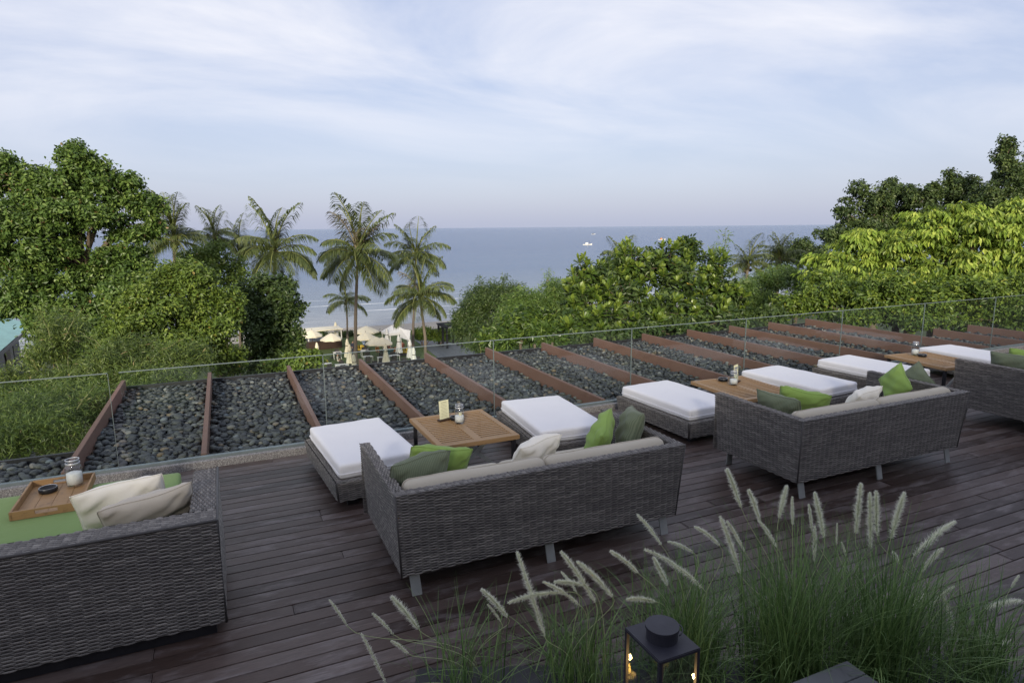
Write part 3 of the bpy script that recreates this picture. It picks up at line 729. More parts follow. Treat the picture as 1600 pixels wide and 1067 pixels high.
# slatted teak tables
slat_meshes = {}
def table(cx, cy, rz, label, w=0.85, d=1.04, h=0.43):
    t = thing('slatted_table', label, 'table', (cx, cy, 0), radians(rz), 'slatted teak tables')
    fw, th = 0.062, 0.045
    for s in (-1, 1):
        MB().box(-w / 2, w / 2, min(s * (d / 2 - fw), s * d / 2), max(s * (d / 2 - fw), s * d / 2), h - th, h).build('frame_rail', M['teak'], t, bevel=.004)
        MB().box(min(s * (w / 2 - fw), s * w / 2), max(s * (w / 2 - fw), s * w / 2), -d / 2 + fw + .0008, d / 2 - fw - .0008, h - th, h - .0005).build('frame_rail', M['teak'], t, bevel=.004)
    MB().box(-.045, .045, -d / 2 + fw + .0008, d / 2 - fw - .0008, h - th, h - .0012).build('centre_rail', M['teak'], t, bevel=.003)
    n = 16; Ly = d - 2 * fw; L = w / 2 - fw - .045 - .001
    if 's' not in slat_meshes:
        me = MB().box(-L / 2, L / 2, -.0150, .0150, -.008, 0).mesh('slat', bevel=.0015); me.materials.append(M['teak']); slat_meshes['s'] = me
    for s in (-1, 1):
        for k in range(n):
            o = bpy.data.objects.new('slat', slat_meshes['s']); COL.objects.link(o); o.parent = t
            o.location = (s * (.045 + L / 2 + .0005), -Ly / 2 + (k + .5) * Ly / n, h - .004)
    for sx in (-1, 1):
        for sy in (-1, 1):
            MB().box(sx * (w / 2 - .05) - .018, sx * (w / 2 - .05) + .018, sy * (d / 2 - .05) - .018, sy * (d / 2 - .05) + .018, 0, h - th - .001).build('leg', M['black'], t)
    for s in (-1, 1):                                # crossed steel braces under the near and far side
        y = s * (d / 2 - .14)
        for k in (-1, 1):
            a = (k * (w / 2 - .11), 0.004); b = (-k * (w / 2 - .30), h - th - .004); yo = y + k * .012
            dx, dz = b[0] - a[0], b[1] - a[1]; L2 = math.hypot(dx, dz); nxx, nz = -dz / L2 * .03, dx / L2 * .03
            MB().add([(a[0] - .03, yo - .005, 0), (a[0] + .03, yo - .005, 0), (b[0] + .03, yo - .005, b[1]), (b[0] - .03, yo - .005, b[1]), (a[0] - .03, yo + .005, 0), (a[0] + .03, yo + .005, 0), (b[0] + .03, yo + .005, b[1]), (b[0] - .03, yo + .005, b[1])],
                     [(0, 1, 2, 3), (7, 6, 5, 4), (0, 4, 5, 1), (1, 5, 6, 2), (2, 6, 7, 3), (3, 7, 4, 0)]).build('brace', M['steel'], t)
    return t
table(2.155, 6.11, 0.5, 'slatted teak table with cream menu card and jar')
table(5.99, 6.10, -3.0, 'slatted teak table with leaflet card, jar and black ashtray')
table(9.86, 6.13, -6.0, 'slatted teak table with only a jar and black ashtray')

def jar(loc, label, s=1.0, R=0.052, Hh=0.20, fill=0.42, wedge=True):
    t = thing('candle_jar', label, 'jar', loc)
    r = R * s; h = Hh * s
    prof = [(0.0, 0.004), (r * .9, 0.004), (r, 0.014), (r, h * .70), (r * .93, h * .78), (r * .78, h * .83), (r * .78, h * .97), (r * .80, h), (r * .75, h), (r * .74, h * .83), (r * .89, h * .76), (r * .955, h * .69), (r * .955, .02), (r * .85, .010), (0, .010)]
    MB().lathe(prof, n=28).build('glass', M['jar_glass'], t, smooth=True)
    MB().lathe([(r * .83, h * .855), (r * .86, h * .86), (r * .86, h * .93), (r * .83, h * .935), (r * .805, h * .93), (r * .805, h * .86), (r * .83, h * .855)], n=28).build('collar', M['lid_metal'], t, smooth=True)
    MB().lathe([(r * .80, h + .001), (r * .845, h + .004), (r * .845, h + .010), (r * .80, h + .012), (r * .76, h + .006), (r * .80, h + .001)], n=28).build('rim', M['lid_metal'], t, smooth=True)
    MB().lathe([(0, .012), (r * .93, .022), (r * .93, h * fill), (r * .6, h * fill + .008), (0, h * (fill + .05))], n=24).build('white_sand', M['sand_white'], t, smooth=True)
    if wedge: MB().lathe([(0, 0), (.017 * s, 0), (.017 * s, .03 * s), (0, .033 * s)], (0.008, -.006, h * (fill + .03)), 14).build('candle', M['candle'], t)
    return t
def ashtray(loc, label, R=0.058):
    t = thing('ashtray', label, 'ashtray', loc)
    MB().lathe([(0, .001), (R * .9, .001), (R, .008), (R * 1.02, .030), (R * .97, .036), (R * .9, .034), (R * .84, .014), (0, .012)], n=32).build('bowl', M['ash_black'], t, smooth=True)
    MB().lathe([(R * .90, .0355), (R * .955, .0395), (R * .90, .0385), (R * .90, .0355)], n=32).build('rim', M['lid_metal'], t, smooth=True)
    return t
def menu(loc, rz, label, w=0.105, h=0.19, leaflet=False):
    t = thing('menu_card', label, 'menu', loc, radians(rz))
    MB().box(-w * .62, w * .62, -.03, .03, 0, .018).build('holder', M['holder'], t, bevel=.002)
    tl = .06
    def pt(x, z, o=0): return (x, z * tl - o, .019 + z)
    MB().add([pt(-w / 2, 0), pt(w / 2, 0), pt(w / 2, h), pt(-w / 2, h), pt(-w / 2, 0, -.0025), pt(w / 2, 0, -.0025), pt(w / 2, h, -.0025), pt(-w / 2, h, -.0025)],
             [(0, 1, 2, 3), (7, 6, 5, 4), (0, 4, 5, 1), (1, 5, 6, 2), (2, 6, 7, 3), (3, 7, 4, 0)]).build('card', M['paper'], t)
    m = MB()
    if not leaflet:
        for k in range(11):
            z = h * (.90 - k * .078); ww = w * (.30 if k == 0 else random.uniform(.27, .38)); hh = .0026 if k == 0 else .0013
            m.add([pt(-ww, z - hh, .0008), pt(ww, z - hh, .0008), pt(ww, z + hh, .0008), pt(-ww, z + hh, .0008)], [(0, 1, 2, 3)])
        m.build('print', M['ink'], t)
    else:
        for (z, hh, ww) in ((.80, .010, .40), (.70, .004, .34), (.63, .003, .30)):
            m.add([pt(-w * ww, h * z - hh, .0008), pt(w * ww, h * z - hh, .0008), pt(w * ww, h * z + hh, .0008), pt(-w * ww, h * z + hh, .0008)], [(0, 1, 2, 3)])
        m.build('print', M['blue_ink'], t)
    return t
TZ = 0.4302
menu((2.055, 6.39, TZ), 18, 'cream menu card in a dark wooden holder beside the jar', w=.125, h=.20)
jar((2.165, 6.22, TZ), 'glass jar of white sand with candle beside the cream menu card', Hh=.195)
ashtray((2.165, 6.36, TZ), 'small black ashtray tucked behind the menu card')
menu((6.09, 6.33, TZ), 22, 'leaflet card with blue heading standing behind a jar', w=.12, h=.215, leaflet=True)
jar((5.955, 6.235, TZ), 'glass jar of white sand standing before the leaflet card', Hh=.17, wedge=False)
ashtray((5.985, 6.46, TZ), 'round black ashtray next to the leaflet card', .062)
jar((9.90, 6.47, TZ), 'glass jar of white sand on the table past the last lime pillows', Hh=.20, wedge=False)
ashtray((9.885, 6.34, TZ), 'round black ashtray in front of the jar on the barest table', .062)

# serving tray on the bed
TRZ = 0.4315
tray = thing('serving_tray', 'worn wooden tray lying on the green mattress', 'tray', (-1.33, 5.74, TRZ), radians(1))
for k in range(4):
    MB().box(-.205 + k * .1025 + .0008, -.205 + (k + 1) * .1025 - .0008, -.31, .31, .004, .016).build('base_plank', M['tray_wood'], tray, bevel=.0015)
for s in (-1, 1):
    MB().box(min(s * .206, s * .222), max(s * .206, s * .222), -.327, .327, 0, .062).build('side', M['tray_wood'], tray, bevel=.002)
    y0, y1 = min(s * .311, s * .327), max(s * .311, s * .327)          # end boards with a hand slot
    MB().box(-.205, .205, y0, y1, 0, .024).box(-.205, -.07, y0, y1, .0241, .05).box(.07, .205, y0, y1, .0241, .05).box(-.205, .205, y0, y1, .0501, .064).build('end_board', M['tray_wood'], tray)
jar((-1.235, 5.94, TRZ + .0165), 'large glass jar half filled with white sand on the wooden tray', s=1.15, Hh=.185, fill=.5, wedge=False)
ashtray((-1.405, 5.88, TRZ + .0165), 'round black ashtray on the wooden tray', .064)

# lantern
LZ = 0.80
c0, c1, c2 = atz(977.5, 979, LZ), atz(1031, 1034, LZ), atz(1098, 1014, LZ)
lw, ld = float(c2[0] - c1[0]), float(c0[1] - c1[1])
lc = ((c1[0] + c2[0]) / 2, (c0[1] + c1[1]) / 2, 0)
lan = thing('floor_lantern', 'black metal floor lantern with glass sides and lit candle in front of the grass', 'lantern', tuple(lc))
hx, hy = lw / 2, ld / 2
MB().box(-hx, hx, -hy, hy, LZ - .016, LZ).build('top_plate', M['lantern_black'], lan, bevel=.003)
cr = min(hx, hy) * .66
MB().lathe([(cr * .96, 0), (cr * .96, .045), (cr * 1.04, .046), (cr * 1.04, .058), (0, .060)], (0, 0, LZ), 36).build('cap', M['lantern_black'], lan, smooth=False)
MB().tube([(cr * .93 * cos(a) + cr * .35, cr * .75 * sin(a) - .01, LZ + .03 + .006 * cos(a)) for a in np.linspace(-1.25, 1.25, 18)], .0032, 6).build('handle', M['lantern_black'], lan, smooth=True)
for sx in (-1, 1):
    for sy in (-1, 1):
        MB().box(sx * (hx - .009) - .007, sx * (hx - .009) + .007, sy * (hy - .009) - .007, sy * (hy - .009) + .007, .02, LZ - .0165).build('corner_post', M['lantern_black'], lan)
MB().box(-hx, hx, -hy, hy, 0, .0195).build('base_plate', M['lantern_black'], lan, bevel=.003)
for s in (-1, 1):
    MB().box(-hx + .017, hx - .017, s * (hy - .009) - .0012, s * (hy - .009) + .0012, .0205, LZ - .017).build('glass_pane', M['jar_glass'], lan)
    MB().box(s * (hx - .009) - .0012, s * (hx - .009) + .0012, -hy + .017, hy - .017, .0205, LZ - .017).build('glass_pane', M['jar_glass'], lan)
MB().lathe([(0, .0196), (.036, .0196), (.036, .47), (.032, .474), (0, .468)], n=20).build('candle', M['candle'], lan, smooth=False)
tf = NT('flame'); tf.p.inputs['Emission Color'].default_value = (1.0, 0.55, 0.10, 1); tf.p.inputs['Emission Strength'].default_value = 14; tf.color((1, .6, .2))
MB().lathe([(0, 0), (.006, .006), (.009, .018), (.006, .036), (0, .055)], (0, 0, .476), 12).build('flame', tf.m, lan, smooth=True)
fl = bpy.data.lights.new('candle_light', 'POINT'); fl.energy = 1.0; fl.color = (1, .6, .22); fl.shadow_soft_size = .012
flo = bpy.data.objects.new('candle_light', fl); COL.objects.link(flo); flo.parent = lan; flo.location = (0, 0, .56)

# low dark side table at the grass
ap = atz(1322.6, 1031, 0.40)
st = thing('side_table', 'low dark plank top table at the foot of the fountain grass', 'side table', (ap[0], ap[1], 0))
for k in range(4):
    MB().box(-.45, 0, -.105 * (k + 1) + .002, -.105 * k - .002, .372, .40).build('top_plank', M['path'], st, bevel=.002)
for x in (-.42, -.03):
    for y in (-.39, -.03): MB().box(x - .02, x + .02, y - .02, y + .02, 0, .371).build('leg', M['black'], st)

# ================================================================== VEGETATION
def unit(a): return a / (np.linalg.norm(a, axis=-1, keepdims=True) + 1e-9)
def leaf_cards(C, N, L, W, rng, tint, droop=0.15, D=None):
    """one folded four-point leaf per row of C"""
    n = len(C); N = unit(N)
    D = rng.normal(0, 1, (n, 3)) if D is None else D
    D = unit(D - (D * N).sum(1, keepdims=True) * N * 0.85); S = unit(np.cross(D, N))
    L = L * rng.uniform(.7, 1.25, (n, 1)); W = W * rng.uniform(.75, 1.2, (n, 1))
    V = np.empty((n, 4, 3)); V[:, 0] = C; V[:, 1] = C + D * L * .55 + S * W / 2 + N * W * .12; V[:, 2] = C + D * L - N * L * droop; V[:, 3] = C + D * L * .55 - S * W / 2 + N * W * .12
    F = np.arange(n * 4).reshape(n, 4)
    return V.reshape(-1, 3), F, np.repeat(tint, 4)
def pblob(px, py, rx, ry, Y):
    c = at(px, py, Y); k = mpp(c); return c, np.array([rx * k, rx * k * 0.9, ry * k])
def crown_pts(blobs, n, rng, shell=(0.5, 1.0), clus=14, cr=0.16, up=0.45):
    """leaf positions in clusters through the outer part of every blob"""
    area = np.array([r[0] * r[2] for _, r in blobs]); area = area / area.sum(); Cs, Ns, Ts = [], [], []
    for (c, r), a in zip(blobs, area):
        m = max(3, int(n * a / clus)); d = unit(rng.normal(0, 1, (m, 3))); f = rng.uniform(shell[0] ** 2, shell[1] ** 2, (m, 1)) ** .5
        lump = 1 + 0.16 * np.sin(d[:, [0]] * 5 + c[0]) * np.sin(d[:, [2]] * 6 + c[2]) + rng.normal(0, .05, (m, 1))
        cc = c + d * r * f * lump; k = np.repeat(np.arange(m), clus)
        off = unit(rng.normal(0, 1, (m * clus, 3))) * rng.uniform(0, 1, (m * clus, 1)) ** .5 * cr * np.array([1, 1, .7]) * (0.6 + 0.8 * rng.random((m, 1))[k])
        Cs.append(cc[k] + off); nn = d[k] * .6 + np.array([0, 0, up]) + rng.normal(0, .45, (m * clus, 3)); Ns.append(nn)
        tv = np.clip(rng.normal(.45, .2, m)[k] + rng.normal(0, .16, m * clus), 0, .93); tv[rng.random(m * clus) < .006] = 1.0; Ts.append(tv)
    return np.concatenate(Cs), np.concatenate(Ns), np.concatenate(Ts)

def limb(a, b, r0, r1, rng, wob=0.08, n=6):
    a, b = np.array(a), np.array(b); L = np.linalg.norm(b - a); P = []
    for i in range(n + 1):
        f = i / n; P.append(a + (b - a) * f + (rng.normal(0, wob * L / 3, 3) * (1 if 0 < i < n else 0)) + np.array([0, 0, wob * L * sin(pi * f) * .6]))
    return P, [r0 + (r1 - r0) * i / n for i in range(n + 1)]

def tree(name, label, blobs, mat, n, L, W, seed, trunk_px=None, trunk_r=.2, clus=14, cr=.28, shell=(.45, 1.0), cat='tree', group=None, droop=.15, stems=1, narrow=False, trunk_mat='trunk', up=.45, sub=7):
    rng = np.random.default_rng(seed); B = [pblob(*b) for b in blobs]
    cen = np.mean([c for c, _ in B], axis=0); low = min(c[2] - r[2] for c, r in B)
    base = np.array([cen[0], cen[1], 0]); 
    if trunk_px: q = at(trunk_px[0], trunk_px[1], trunk_px[2]); base = np.array([q[0], q[1], 0])
    gz = ground_z(base[0], base[1]) - .1; t = thing(name, label, cat, (base[0], base[1], gz), 0, group); o0 = np.array([base[0], base[1], gz])
    fork = np.array([base[0], base[1], max(gz + .5, min(low + .5 * (cen[2] - low), cen[2]))])
    m = MB()
    for s in range(stems):
        jit = np.array([rng.normal(0, .35), rng.normal(0, .35), 0]) if stems > 1 else np.zeros(3)
        p, r = limb(o0 + jit * .3 - o0, fork + jit * 1.6 - o0, trunk_r, trunk_r * .62, rng, .03, 9); m.tube(p, r, 10)
    m.build('trunk', M[trunk_mat], t, smooth=True)
    mb = MB()
    for c, r in B:
        e = c + rng.normal(0, .15, 3) * r; p, rr = limb(fork - o0, e - o0, trunk_r * .42, trunk_r * .10, rng, .10); mb.tube(p, rr, 6)
        for k in range(3):
            q = c + unit(rng.normal(0, 1, 3)) * r * .8; p, rr = limb(e - o0, q - o0, trunk_r * .12, trunk_r * .03, rng, .1, 4); mb.tube(p, rr, 4)
    mb.build('limbs', M[trunk_mat], t, smooth=True)
    if sub:                                           # split every mass into smaller clumps
        B2 = []
        for c, r in B:
            B2.append((c, r * .62))
            for d in unit(rng.normal(0, 1, (sub, 3)) + np.array([0, -.25, .15])): B2.append((c + d * r * rng.uniform(.58, .82), r * rng.uniform(.26, .46)))
    else: B2 = B
    C, N, T = crown_pts(B2, n, rng, shell, clus, cr, up)
    D = None
    if narrow:                                        # bamboo: leaves stream outward and hang
        D = unit(N * .6 + rng.normal(0, .6, N.shape) + np.array([0, 0, -.55])); N = unit(rng.normal(0, 1, N.shape) + np.array([0, -.3, .8]))
    V, F, tt = leaf_cards(C - o0, N, L, W, rng, T, droop, D)
    stuff(link('crown', np_mesh('crown', V, F, tt), M[mat], t))
    return t

tree('leafy_tree', 'tall spreading olive green tree with open limbs above the turquoise roof',
     [(130, 262, 46, 36, 27), (95, 290, 45, 34, 26.5), (48, 282, 48, 40, 27), (-8, 275, 48, 40, 27.5), (178, 295, 44, 34, 26.5), (222, 325, 30, 26, 26), (240, 352, 18, 22, 26), (112, 322, 55, 26, 26), (30, 338, 62, 36, 26.5), (198, 360, 40, 22, 26), (75, 395, 52, 30, 26), (10, 400, 55, 45, 26.5), (172, 408, 34, 22, 26), (100, 440, 36, 26, 26), (35, 455, 55, 34, 26), (205, 395, 22, 16, 26), (170, 455, 34, 24, 26.5), (65, 475, 50, 26, 26), (145, 430, 26, 18, 26), (0, 470, 44, 30, 26), (60, 350, 40, 24, 25.5), (150, 340, 36, 20, 25.5), (212, 418, 28, 22, 26), (188, 436, 36, 22, 26), (110, 372, 30, 16, 26.5)],
     'leaf_olive', 68000, .16, .085, 21, (132, 470, 26.5), .26, clus=12, cr=.22, sub=9)
tree('round_tree', 'dense round bright green tree between the spreading tree and the palms',
     [(290, 470, 68, 62, 20), (235, 492, 58, 52, 19.6), (330, 520, 54, 54, 19.6), (265, 545, 78, 38, 19.2), (195, 505, 44, 40, 19.8), (345, 478, 36, 44, 20), (300, 428, 38, 28, 20.2), (205, 548, 45, 30, 19.2), (350, 560, 34, 28, 19.5), (262, 440, 34, 26, 20.3)],
     'leaf_bright', 32000, .115, .06, 22, (275, 560, 20), .2, clus=14, cr=.24)
tree('leafy_tree', 'fresh green tree top with a bare stump rising behind the round tree',
     [(325, 398, 34, 20, 32), (300, 412, 30, 22, 32), (352, 414, 28, 22, 32), (372, 432, 26, 26, 32), (320, 425, 40, 24, 31.5)], 'leaf_bright', 7000, .16, .08, 23, (335, 470, 32), .2, cr=.3)
tree('glossy_tree', 'deep green glossy tree beside the beach garden, below the leaning palm',
     [(422, 468, 46, 42, 23), (440, 515, 38, 42, 22.6), (405, 520, 42, 50, 22.4), (456, 482, 20, 26, 22.6), (415, 440, 34, 20, 23.2), (452, 548, 26, 18, 22.2), (405, 562, 60, 18, 22), (465, 525, 14, 26, 22.4), (380, 480, 30, 40, 23)],
     'leaf_deep', 17000, .15, .085, 24, (420, 560, 23), .2, clus=14, cr=.22)
tree('low_shrub', 'light green low shrub at the foot of the glossy tree', [(470, 560, 28, 14, 18), (440, 572, 34, 12, 18), (492, 566, 12, 10, 18)], 'leaf_bright', 3000, .12, .065, 25, (465, 580, 18), .06, cr=.16, cat='shrub', stems=3)
tree('leafy_tree', 'shaded green undergrowth tree hiding the foot of the spreading tree', [(100, 498, 56, 34, 24), (165, 480, 50, 36, 24), (75, 508, 40, 30, 24), (140, 530, 60, 36, 23), (90, 548, 44, 32, 23), (195, 450, 34, 26, 24.5)], 'leaf_olive', 20000, .14, .075, 26, None, .15, cr=.22, clus=12)
# bamboo
def bamboo(label, blobs, n, seed, L=.17, W=.022, mat='leaf_bamboo', tops=()):
    t = tree('bamboo_clump', label, blobs, mat, n, L, W, seed, None, .035, clus=18, cr=.30, shell=(.25, 1.08), cat='bamboo', group=None, droop=.25, stems=6, narrow=True, trunk_mat='bamboo_stem')
    rng = np.random.default_rng(seed + 1); o0 = np.array(t.location)
    m = MB(); Cs = []
    for (px, py, px2, py2, Y) in tops:                # long plumed shoots
        a, b = at(px, py, Y), at(px2, py2, Y); p, r = limb(a - o0, b - o0, .014, .004, rng, .05, 6); m.tube(p, r, 5)
        for k in range(26): f = rng.uniform(.15, 1); Cs += [a + (b - a) * f + rng.normal(0, .10, 3) for _ in range(6)]
    if tops:
        m.build('shoots', M['bamboo_stem'], t); Cs = np.array(Cs); N = rng.normal(0, 1, Cs.shape) + np.array([0, 0, .6])
        V, F, tt = leaf_cards(Cs - o0, N, L, W, rng, np.clip(rng.normal(.6, .2, len(Cs)), 0, 1), .2, rng.normal(0, 1, Cs.shape) + np.array([0, 0, -.4])); stuff(link('shoot_leaves', np_mesh('shoot_leaves', V, F, tt), M[mat], t))
    return t
bamboo('feathery bamboo clump beside the turquoise roofed house', [(92, 545, 40, 36, 16.5), (102, 508, 34, 20, 16.5), (30, 606, 55, 34, 16), (105, 612, 62, 42, 15.5), (150, 585, 50, 40, 15.5)], 16000, 31, L=.15, W=.018, tops=((80, 530, 60, 480, 16), (100, 530, 125, 486, 16), (60, 580, 40, 552, 16)))
bamboo('low feathery bamboo filling the corner beyond the narrow pebble strip', [(60, 668, 78, 36, 11.5), (155, 655, 36, 44, 12.5), (20, 640, 60, 40, 12), (110, 690, 60, 22, 11), (190, 620, 24, 30, 13), (-10, 690, 60, 30, 11), (130, 625, 50, 30, 13)], 21000, 32, L=.12, W=.013, tops=((120, 640, 150, 600, 12),))
bamboo('arching bamboo sprays just past the first pebble bay', [(230, 566, 66, 20, 15), (292, 560, 38, 20, 15), (205, 545, 40, 22, 15.5), (170, 560, 40, 26, 15), (250, 585, 60, 14, 14.2)], 12000, 33, L=.14, W=.016, tops=((220, 570, 290, 528, 15), (180, 560, 130, 520, 15)))
bamboo('dark feathery bamboo beside the black pergola', [(738, 488, 32, 40, 26), (772, 470, 34, 30, 26), (760, 520, 44, 28, 25), (722, 512, 16, 34, 26), (800, 474, 30, 30, 26)], 24000, 34, L=.22, W=.034, mat='leaf_deep', tops=((760, 470, 748, 436, 26), (780, 460, 790, 430, 26)))
bamboo('feathery bamboo with tall shoots against the sea', [(822, 484, 36, 36, 22), (856, 464, 30, 30, 22), (886, 470, 32, 38, 22), (850, 515, 44, 28, 21), (890, 505, 30, 34, 21.5), (805, 510, 30, 28, 21.5)], 26000, 35, L=.2, W=.03, mat='leaf_olive', tops=((855, 470, 858, 418, 22), (885, 460, 895, 424, 22), (900, 460, 912, 432, 22)))
bamboo('feathery bamboo beneath the two far palms', [(1185, 445, 34, 32, 22), (1225, 435, 30, 26, 22), (1200, 478, 45, 24, 21), (1162, 470, 24, 30, 21), (1255, 450, 24, 30, 21)], 22000, 36, L=.2, W=.03, mat='leaf_olive', tops=((1130, 430, 1134, 356, 18), (1120, 420, 1115, 385, 18)))

# rosette shrubs: each leaf rosette is a part
def obovate(L, W, curl):
    P = [(0, 0, 0), (.45 * L, W * .30, .02 * L), (.80 * L, W * .5, -curl * L * .25), (L, 0, -curl * L * .5), (.80 * L, -W * .5, -curl * L * .25), (.45 * L, -W * .30, .02 * L), (.5 * L, 0, -.03 * L), (.82 * L, 0, -.03 * L - curl * L * .25)]
    F = [(0, 6, 1, 0), (1, 6, 7, 2), (2, 7, 3, 2), (0, 5, 6, 0), (5, 4, 7, 6), (4, 3, 7, 4)]
    return np.array(P), [tuple(dict.fromkeys(f)) for f in F]
def rosette_mesh(seed, nl=17, L=.23, W=.085):
    rng = np.random.default_rng(seed); Vs = []; Fs3 = []; Fs4 = []; Ts = []; off = 0
    for k in range(nl):
        l = L * rng.uniform(.75, 1.15); P0, F0 = obovate(l, W * rng.uniform(.8, 1.15), rng.uniform(.0, .35)); ring = k / nl
        el = radians(78 - 78 * ring + rng.normal(0, 8)); az = k * 2.39996 + rng.normal(0, .15)
        R = np.array(Matrix.Rotation(az, 3, 'Z') @ Matrix.Rotation(-el, 3, 'Y')); Vs.append(P0 @ R.T + np.array([0, 0, -.05 * ring])); tn = np.clip(.75 - .45 * ring + rng.normal(0, .12), 0, .95)
        if ring > .88 and rng.random() < .14: tn = 1.0
        Ts += [tn] * len(P0)
        for f in F0: (Fs3 if len(f) == 3 else Fs4).append([i + off for i in f])
        off += len(P0)
    me = np_mesh('leaf_rosette', np.concatenate(Vs), [np.array(Fs3), np.array(Fs4)], Ts); me.materials.append(M['leaf_rosette']); return me
ROS = [rosette_mesh(500 + k) for k in range(6)]
def rosette_shrub(label, blobs, n, seed, stems=5):
    t = tree('rosette_shrub', label, blobs, 'leaf_deep', 2600, .2, .09, seed, None, .05, cr=.3, shell=(.2, .85), cat='shrub', group=None, stems=stems)
    rng = np.random.default_rng(seed + 9); B = [pblob(*b) for b in blobs]; o0 = np.array(t.location); ar = np.array([r[0] * r[2] for _, r in B]); ar /= ar.sum(); m = MB()
    for (c, r), a in zip(B, ar):
        k = 0
        while k < n * a:
            d = unit(rng.normal(0, 1, 3) + np.array([-.25, -.55, .35])); 
            q = c + d * r * rng.uniform(.80, 1.06); k += 1
            o = bpy.data.objects.new('leaf_rosette', ROS[rng.integers(0, 6)]); COL.objects.link(o); o.parent = t; o.location = tuple(q - o0)
            ax = Vector(unit(d * .55 + np.array([0, 0, .75]) + rng.normal(0, .22, 3))); o.rotation_euler = (ax.to_track_quat('Z', 'Y') @ Matrix.Rotation(rng.uniform(0, 6.28), 3, 'Z').to_quaternion()).to_euler(); s = rng.uniform(.8, 1.3); o.scale = (s, s, s)
            if k % 2 == 0: p, rr = limb(c - o0, q - o0, .018, .009, rng, .05, 4); m.tube(p, rr, 5)
    stuff(m.build('twigs', M['trunk'], t, smooth=True))
    return t
rosette_shrub('rosette leaved shrub nearest the feathery bamboo with tall shoots', [(918, 440, 32, 34, 15.5), (905, 480, 30, 34, 15), (940, 500, 38, 28, 14.2), (900, 515, 26, 20, 14)], 62, 41)
rosette_shrub('tall rosette leaved shrub in front of a palm head', [(990, 425, 40, 40, 16), (968, 472, 40, 36, 15), (1000, 505, 40, 22, 14), (960, 425, 24, 26, 16)], 66, 42)
rosette_shrub('tallest rosette leaved shrub with pale bare stems', [(1045, 412, 36, 32, 16), (1062, 450, 42, 40, 15.2), (1035, 490, 40, 30, 14.2), (1076, 392, 14, 18, 16)], 70, 43)
rosette_shrub('rosette leaved shrub next to the feathery bamboo under far palms', [(1115, 428, 36, 36, 15.6), (1135, 462, 32, 42, 15), (1100, 492, 45, 24, 14), (1140, 500, 24, 22, 14)], 66, 44)
tree('glossy_shrub', 'low glossy green shrub against the roof edge beside the walkway', [(800, 518, 42, 24, 15), (850, 524, 42, 20, 14.4), (772, 532, 26, 14, 14.6), (886, 508, 28, 26, 14.6), (830, 500, 34, 20, 15.4)], 'leaf_glossy', 9000, .15, .07, 45, (820, 560, 15), .05, cr=.2, cat='shrub', stems=5)
tree('glossy_shrub', 'dark leafy shrub filling the base beneath the rosette shrubs', [(930, 525, 40, 12, 13.4), (1000, 520, 46, 14, 13.2), (1070, 512, 46, 16, 13.2), (1140, 505, 44, 18, 13.2), (1195, 500, 34, 20, 13.4)], 'leaf_deep', 7000, .16, .08, 46, None, .05, cr=.2, cat='shrub', stems=5)
# clipped hedge and the yellow flowering-leaf tree at the right
tree('leafy_hedge', 'dense leafy hedge closing the right end of the pebble roof',
     [(1238, 482, 28, 24, 14.6), (1285, 468, 42, 34, 14.2), (1345, 472, 48, 36, 13.4), (1410, 468, 52, 40, 12.6), (1475, 470, 52, 42, 11.8), (1540, 470, 56, 44, 11.2), (1605, 472, 50, 46, 10.6), (1330, 498, 50, 16, 13), (1430, 500, 60, 18, 12), (1530, 505, 60, 18, 11.2), (1300, 440, 40, 24, 14.8), (1600, 510, 40, 20, 10.2)],
     'leaf_hedge', 34000, .135, .068, 47, None, .08, clus=14, cr=.24, cat='hedge', stems=6)
def spray_mesh(seed, mat='leaf_yellow'):
    rng = np.random.default_rng(seed); n = 34; az = rng.uniform(0, 6.28, n); r = rng.uniform(.03, .34, n); C = np.stack([r * np.cos(az), r * np.sin(az), -.55 * r ** 1.6 + rng.normal(0, .03, n)], 1)
    D = np.stack([np.cos(az) * .55, np.sin(az) * .55, np.full(n, -.85) + rng.normal(0, .2, n)], 1); N = np.stack([np.cos(az), np.sin(az), np.full(n, .75)], 1) + rng.normal(0, .2, (n, 3))
    V, F, T = leaf_cards(C, N, .19, .085, rng, np.clip(.95 - r * 1.6 + rng.normal(0, .12, n), 0, 1), .18, D); k0 = len(V); V = np.concatenate([V, [[0, 0, 0], [.006, .004, 0]]]); T = np.concatenate([T, [.3, .3]]); F3 = np.array([[k0, k0 + 1, 4 * i] for i in range(n)]); me = np_mesh('leaf_spray', V, [F, F3], T); me.materials.append(M[mat]); return me
M['leaf_lime'] = leaf_mat('leaf_lime', (0.05, 0.10, 0.012), (0.13, 0.20, 0.025), (0.26, 0.32, 0.045), trans=0.35)
SPR = [spray_mesh(600 + k, 'leaf_yellow' if k < 6 else 'leaf_lime') for k in range(8)]
YB = [(1345, 374, 24, 16, 16), (1447, 346, 30, 20, 14.8), (1508, 338, 32, 20, 14.2), (1592, 334, 34, 24, 13.2), (1298, 415, 42, 22, 16.5), (1350, 392, 44, 26, 16), (1400, 388, 46, 28, 15.2), (1450, 375, 46, 30, 14.6), (1505, 366, 50, 32, 14), (1560, 366, 44, 32, 13.4), (1605, 360, 44, 36, 13), (1335, 425, 50, 22, 15.6), (1410, 425, 55, 26, 14.6), (1490, 415, 56, 30, 13.8), (1570, 415, 56, 32, 13), (1360, 448, 48, 16, 14.6), (1450, 446, 54, 18, 13.4), (1540, 448, 56, 20, 12.4)]
yt = tree('yellow_leaf_tree', 'broad tree with drooping yellow green leaf sprays above the hedge', YB, 'leaf_hedge', 17000, .19, .09, 48, (1460, 470, 14.4), .2, cr=.3, shell=(.3, .92))
rng = np.random.default_rng(77); o0 = np.array(yt.location)
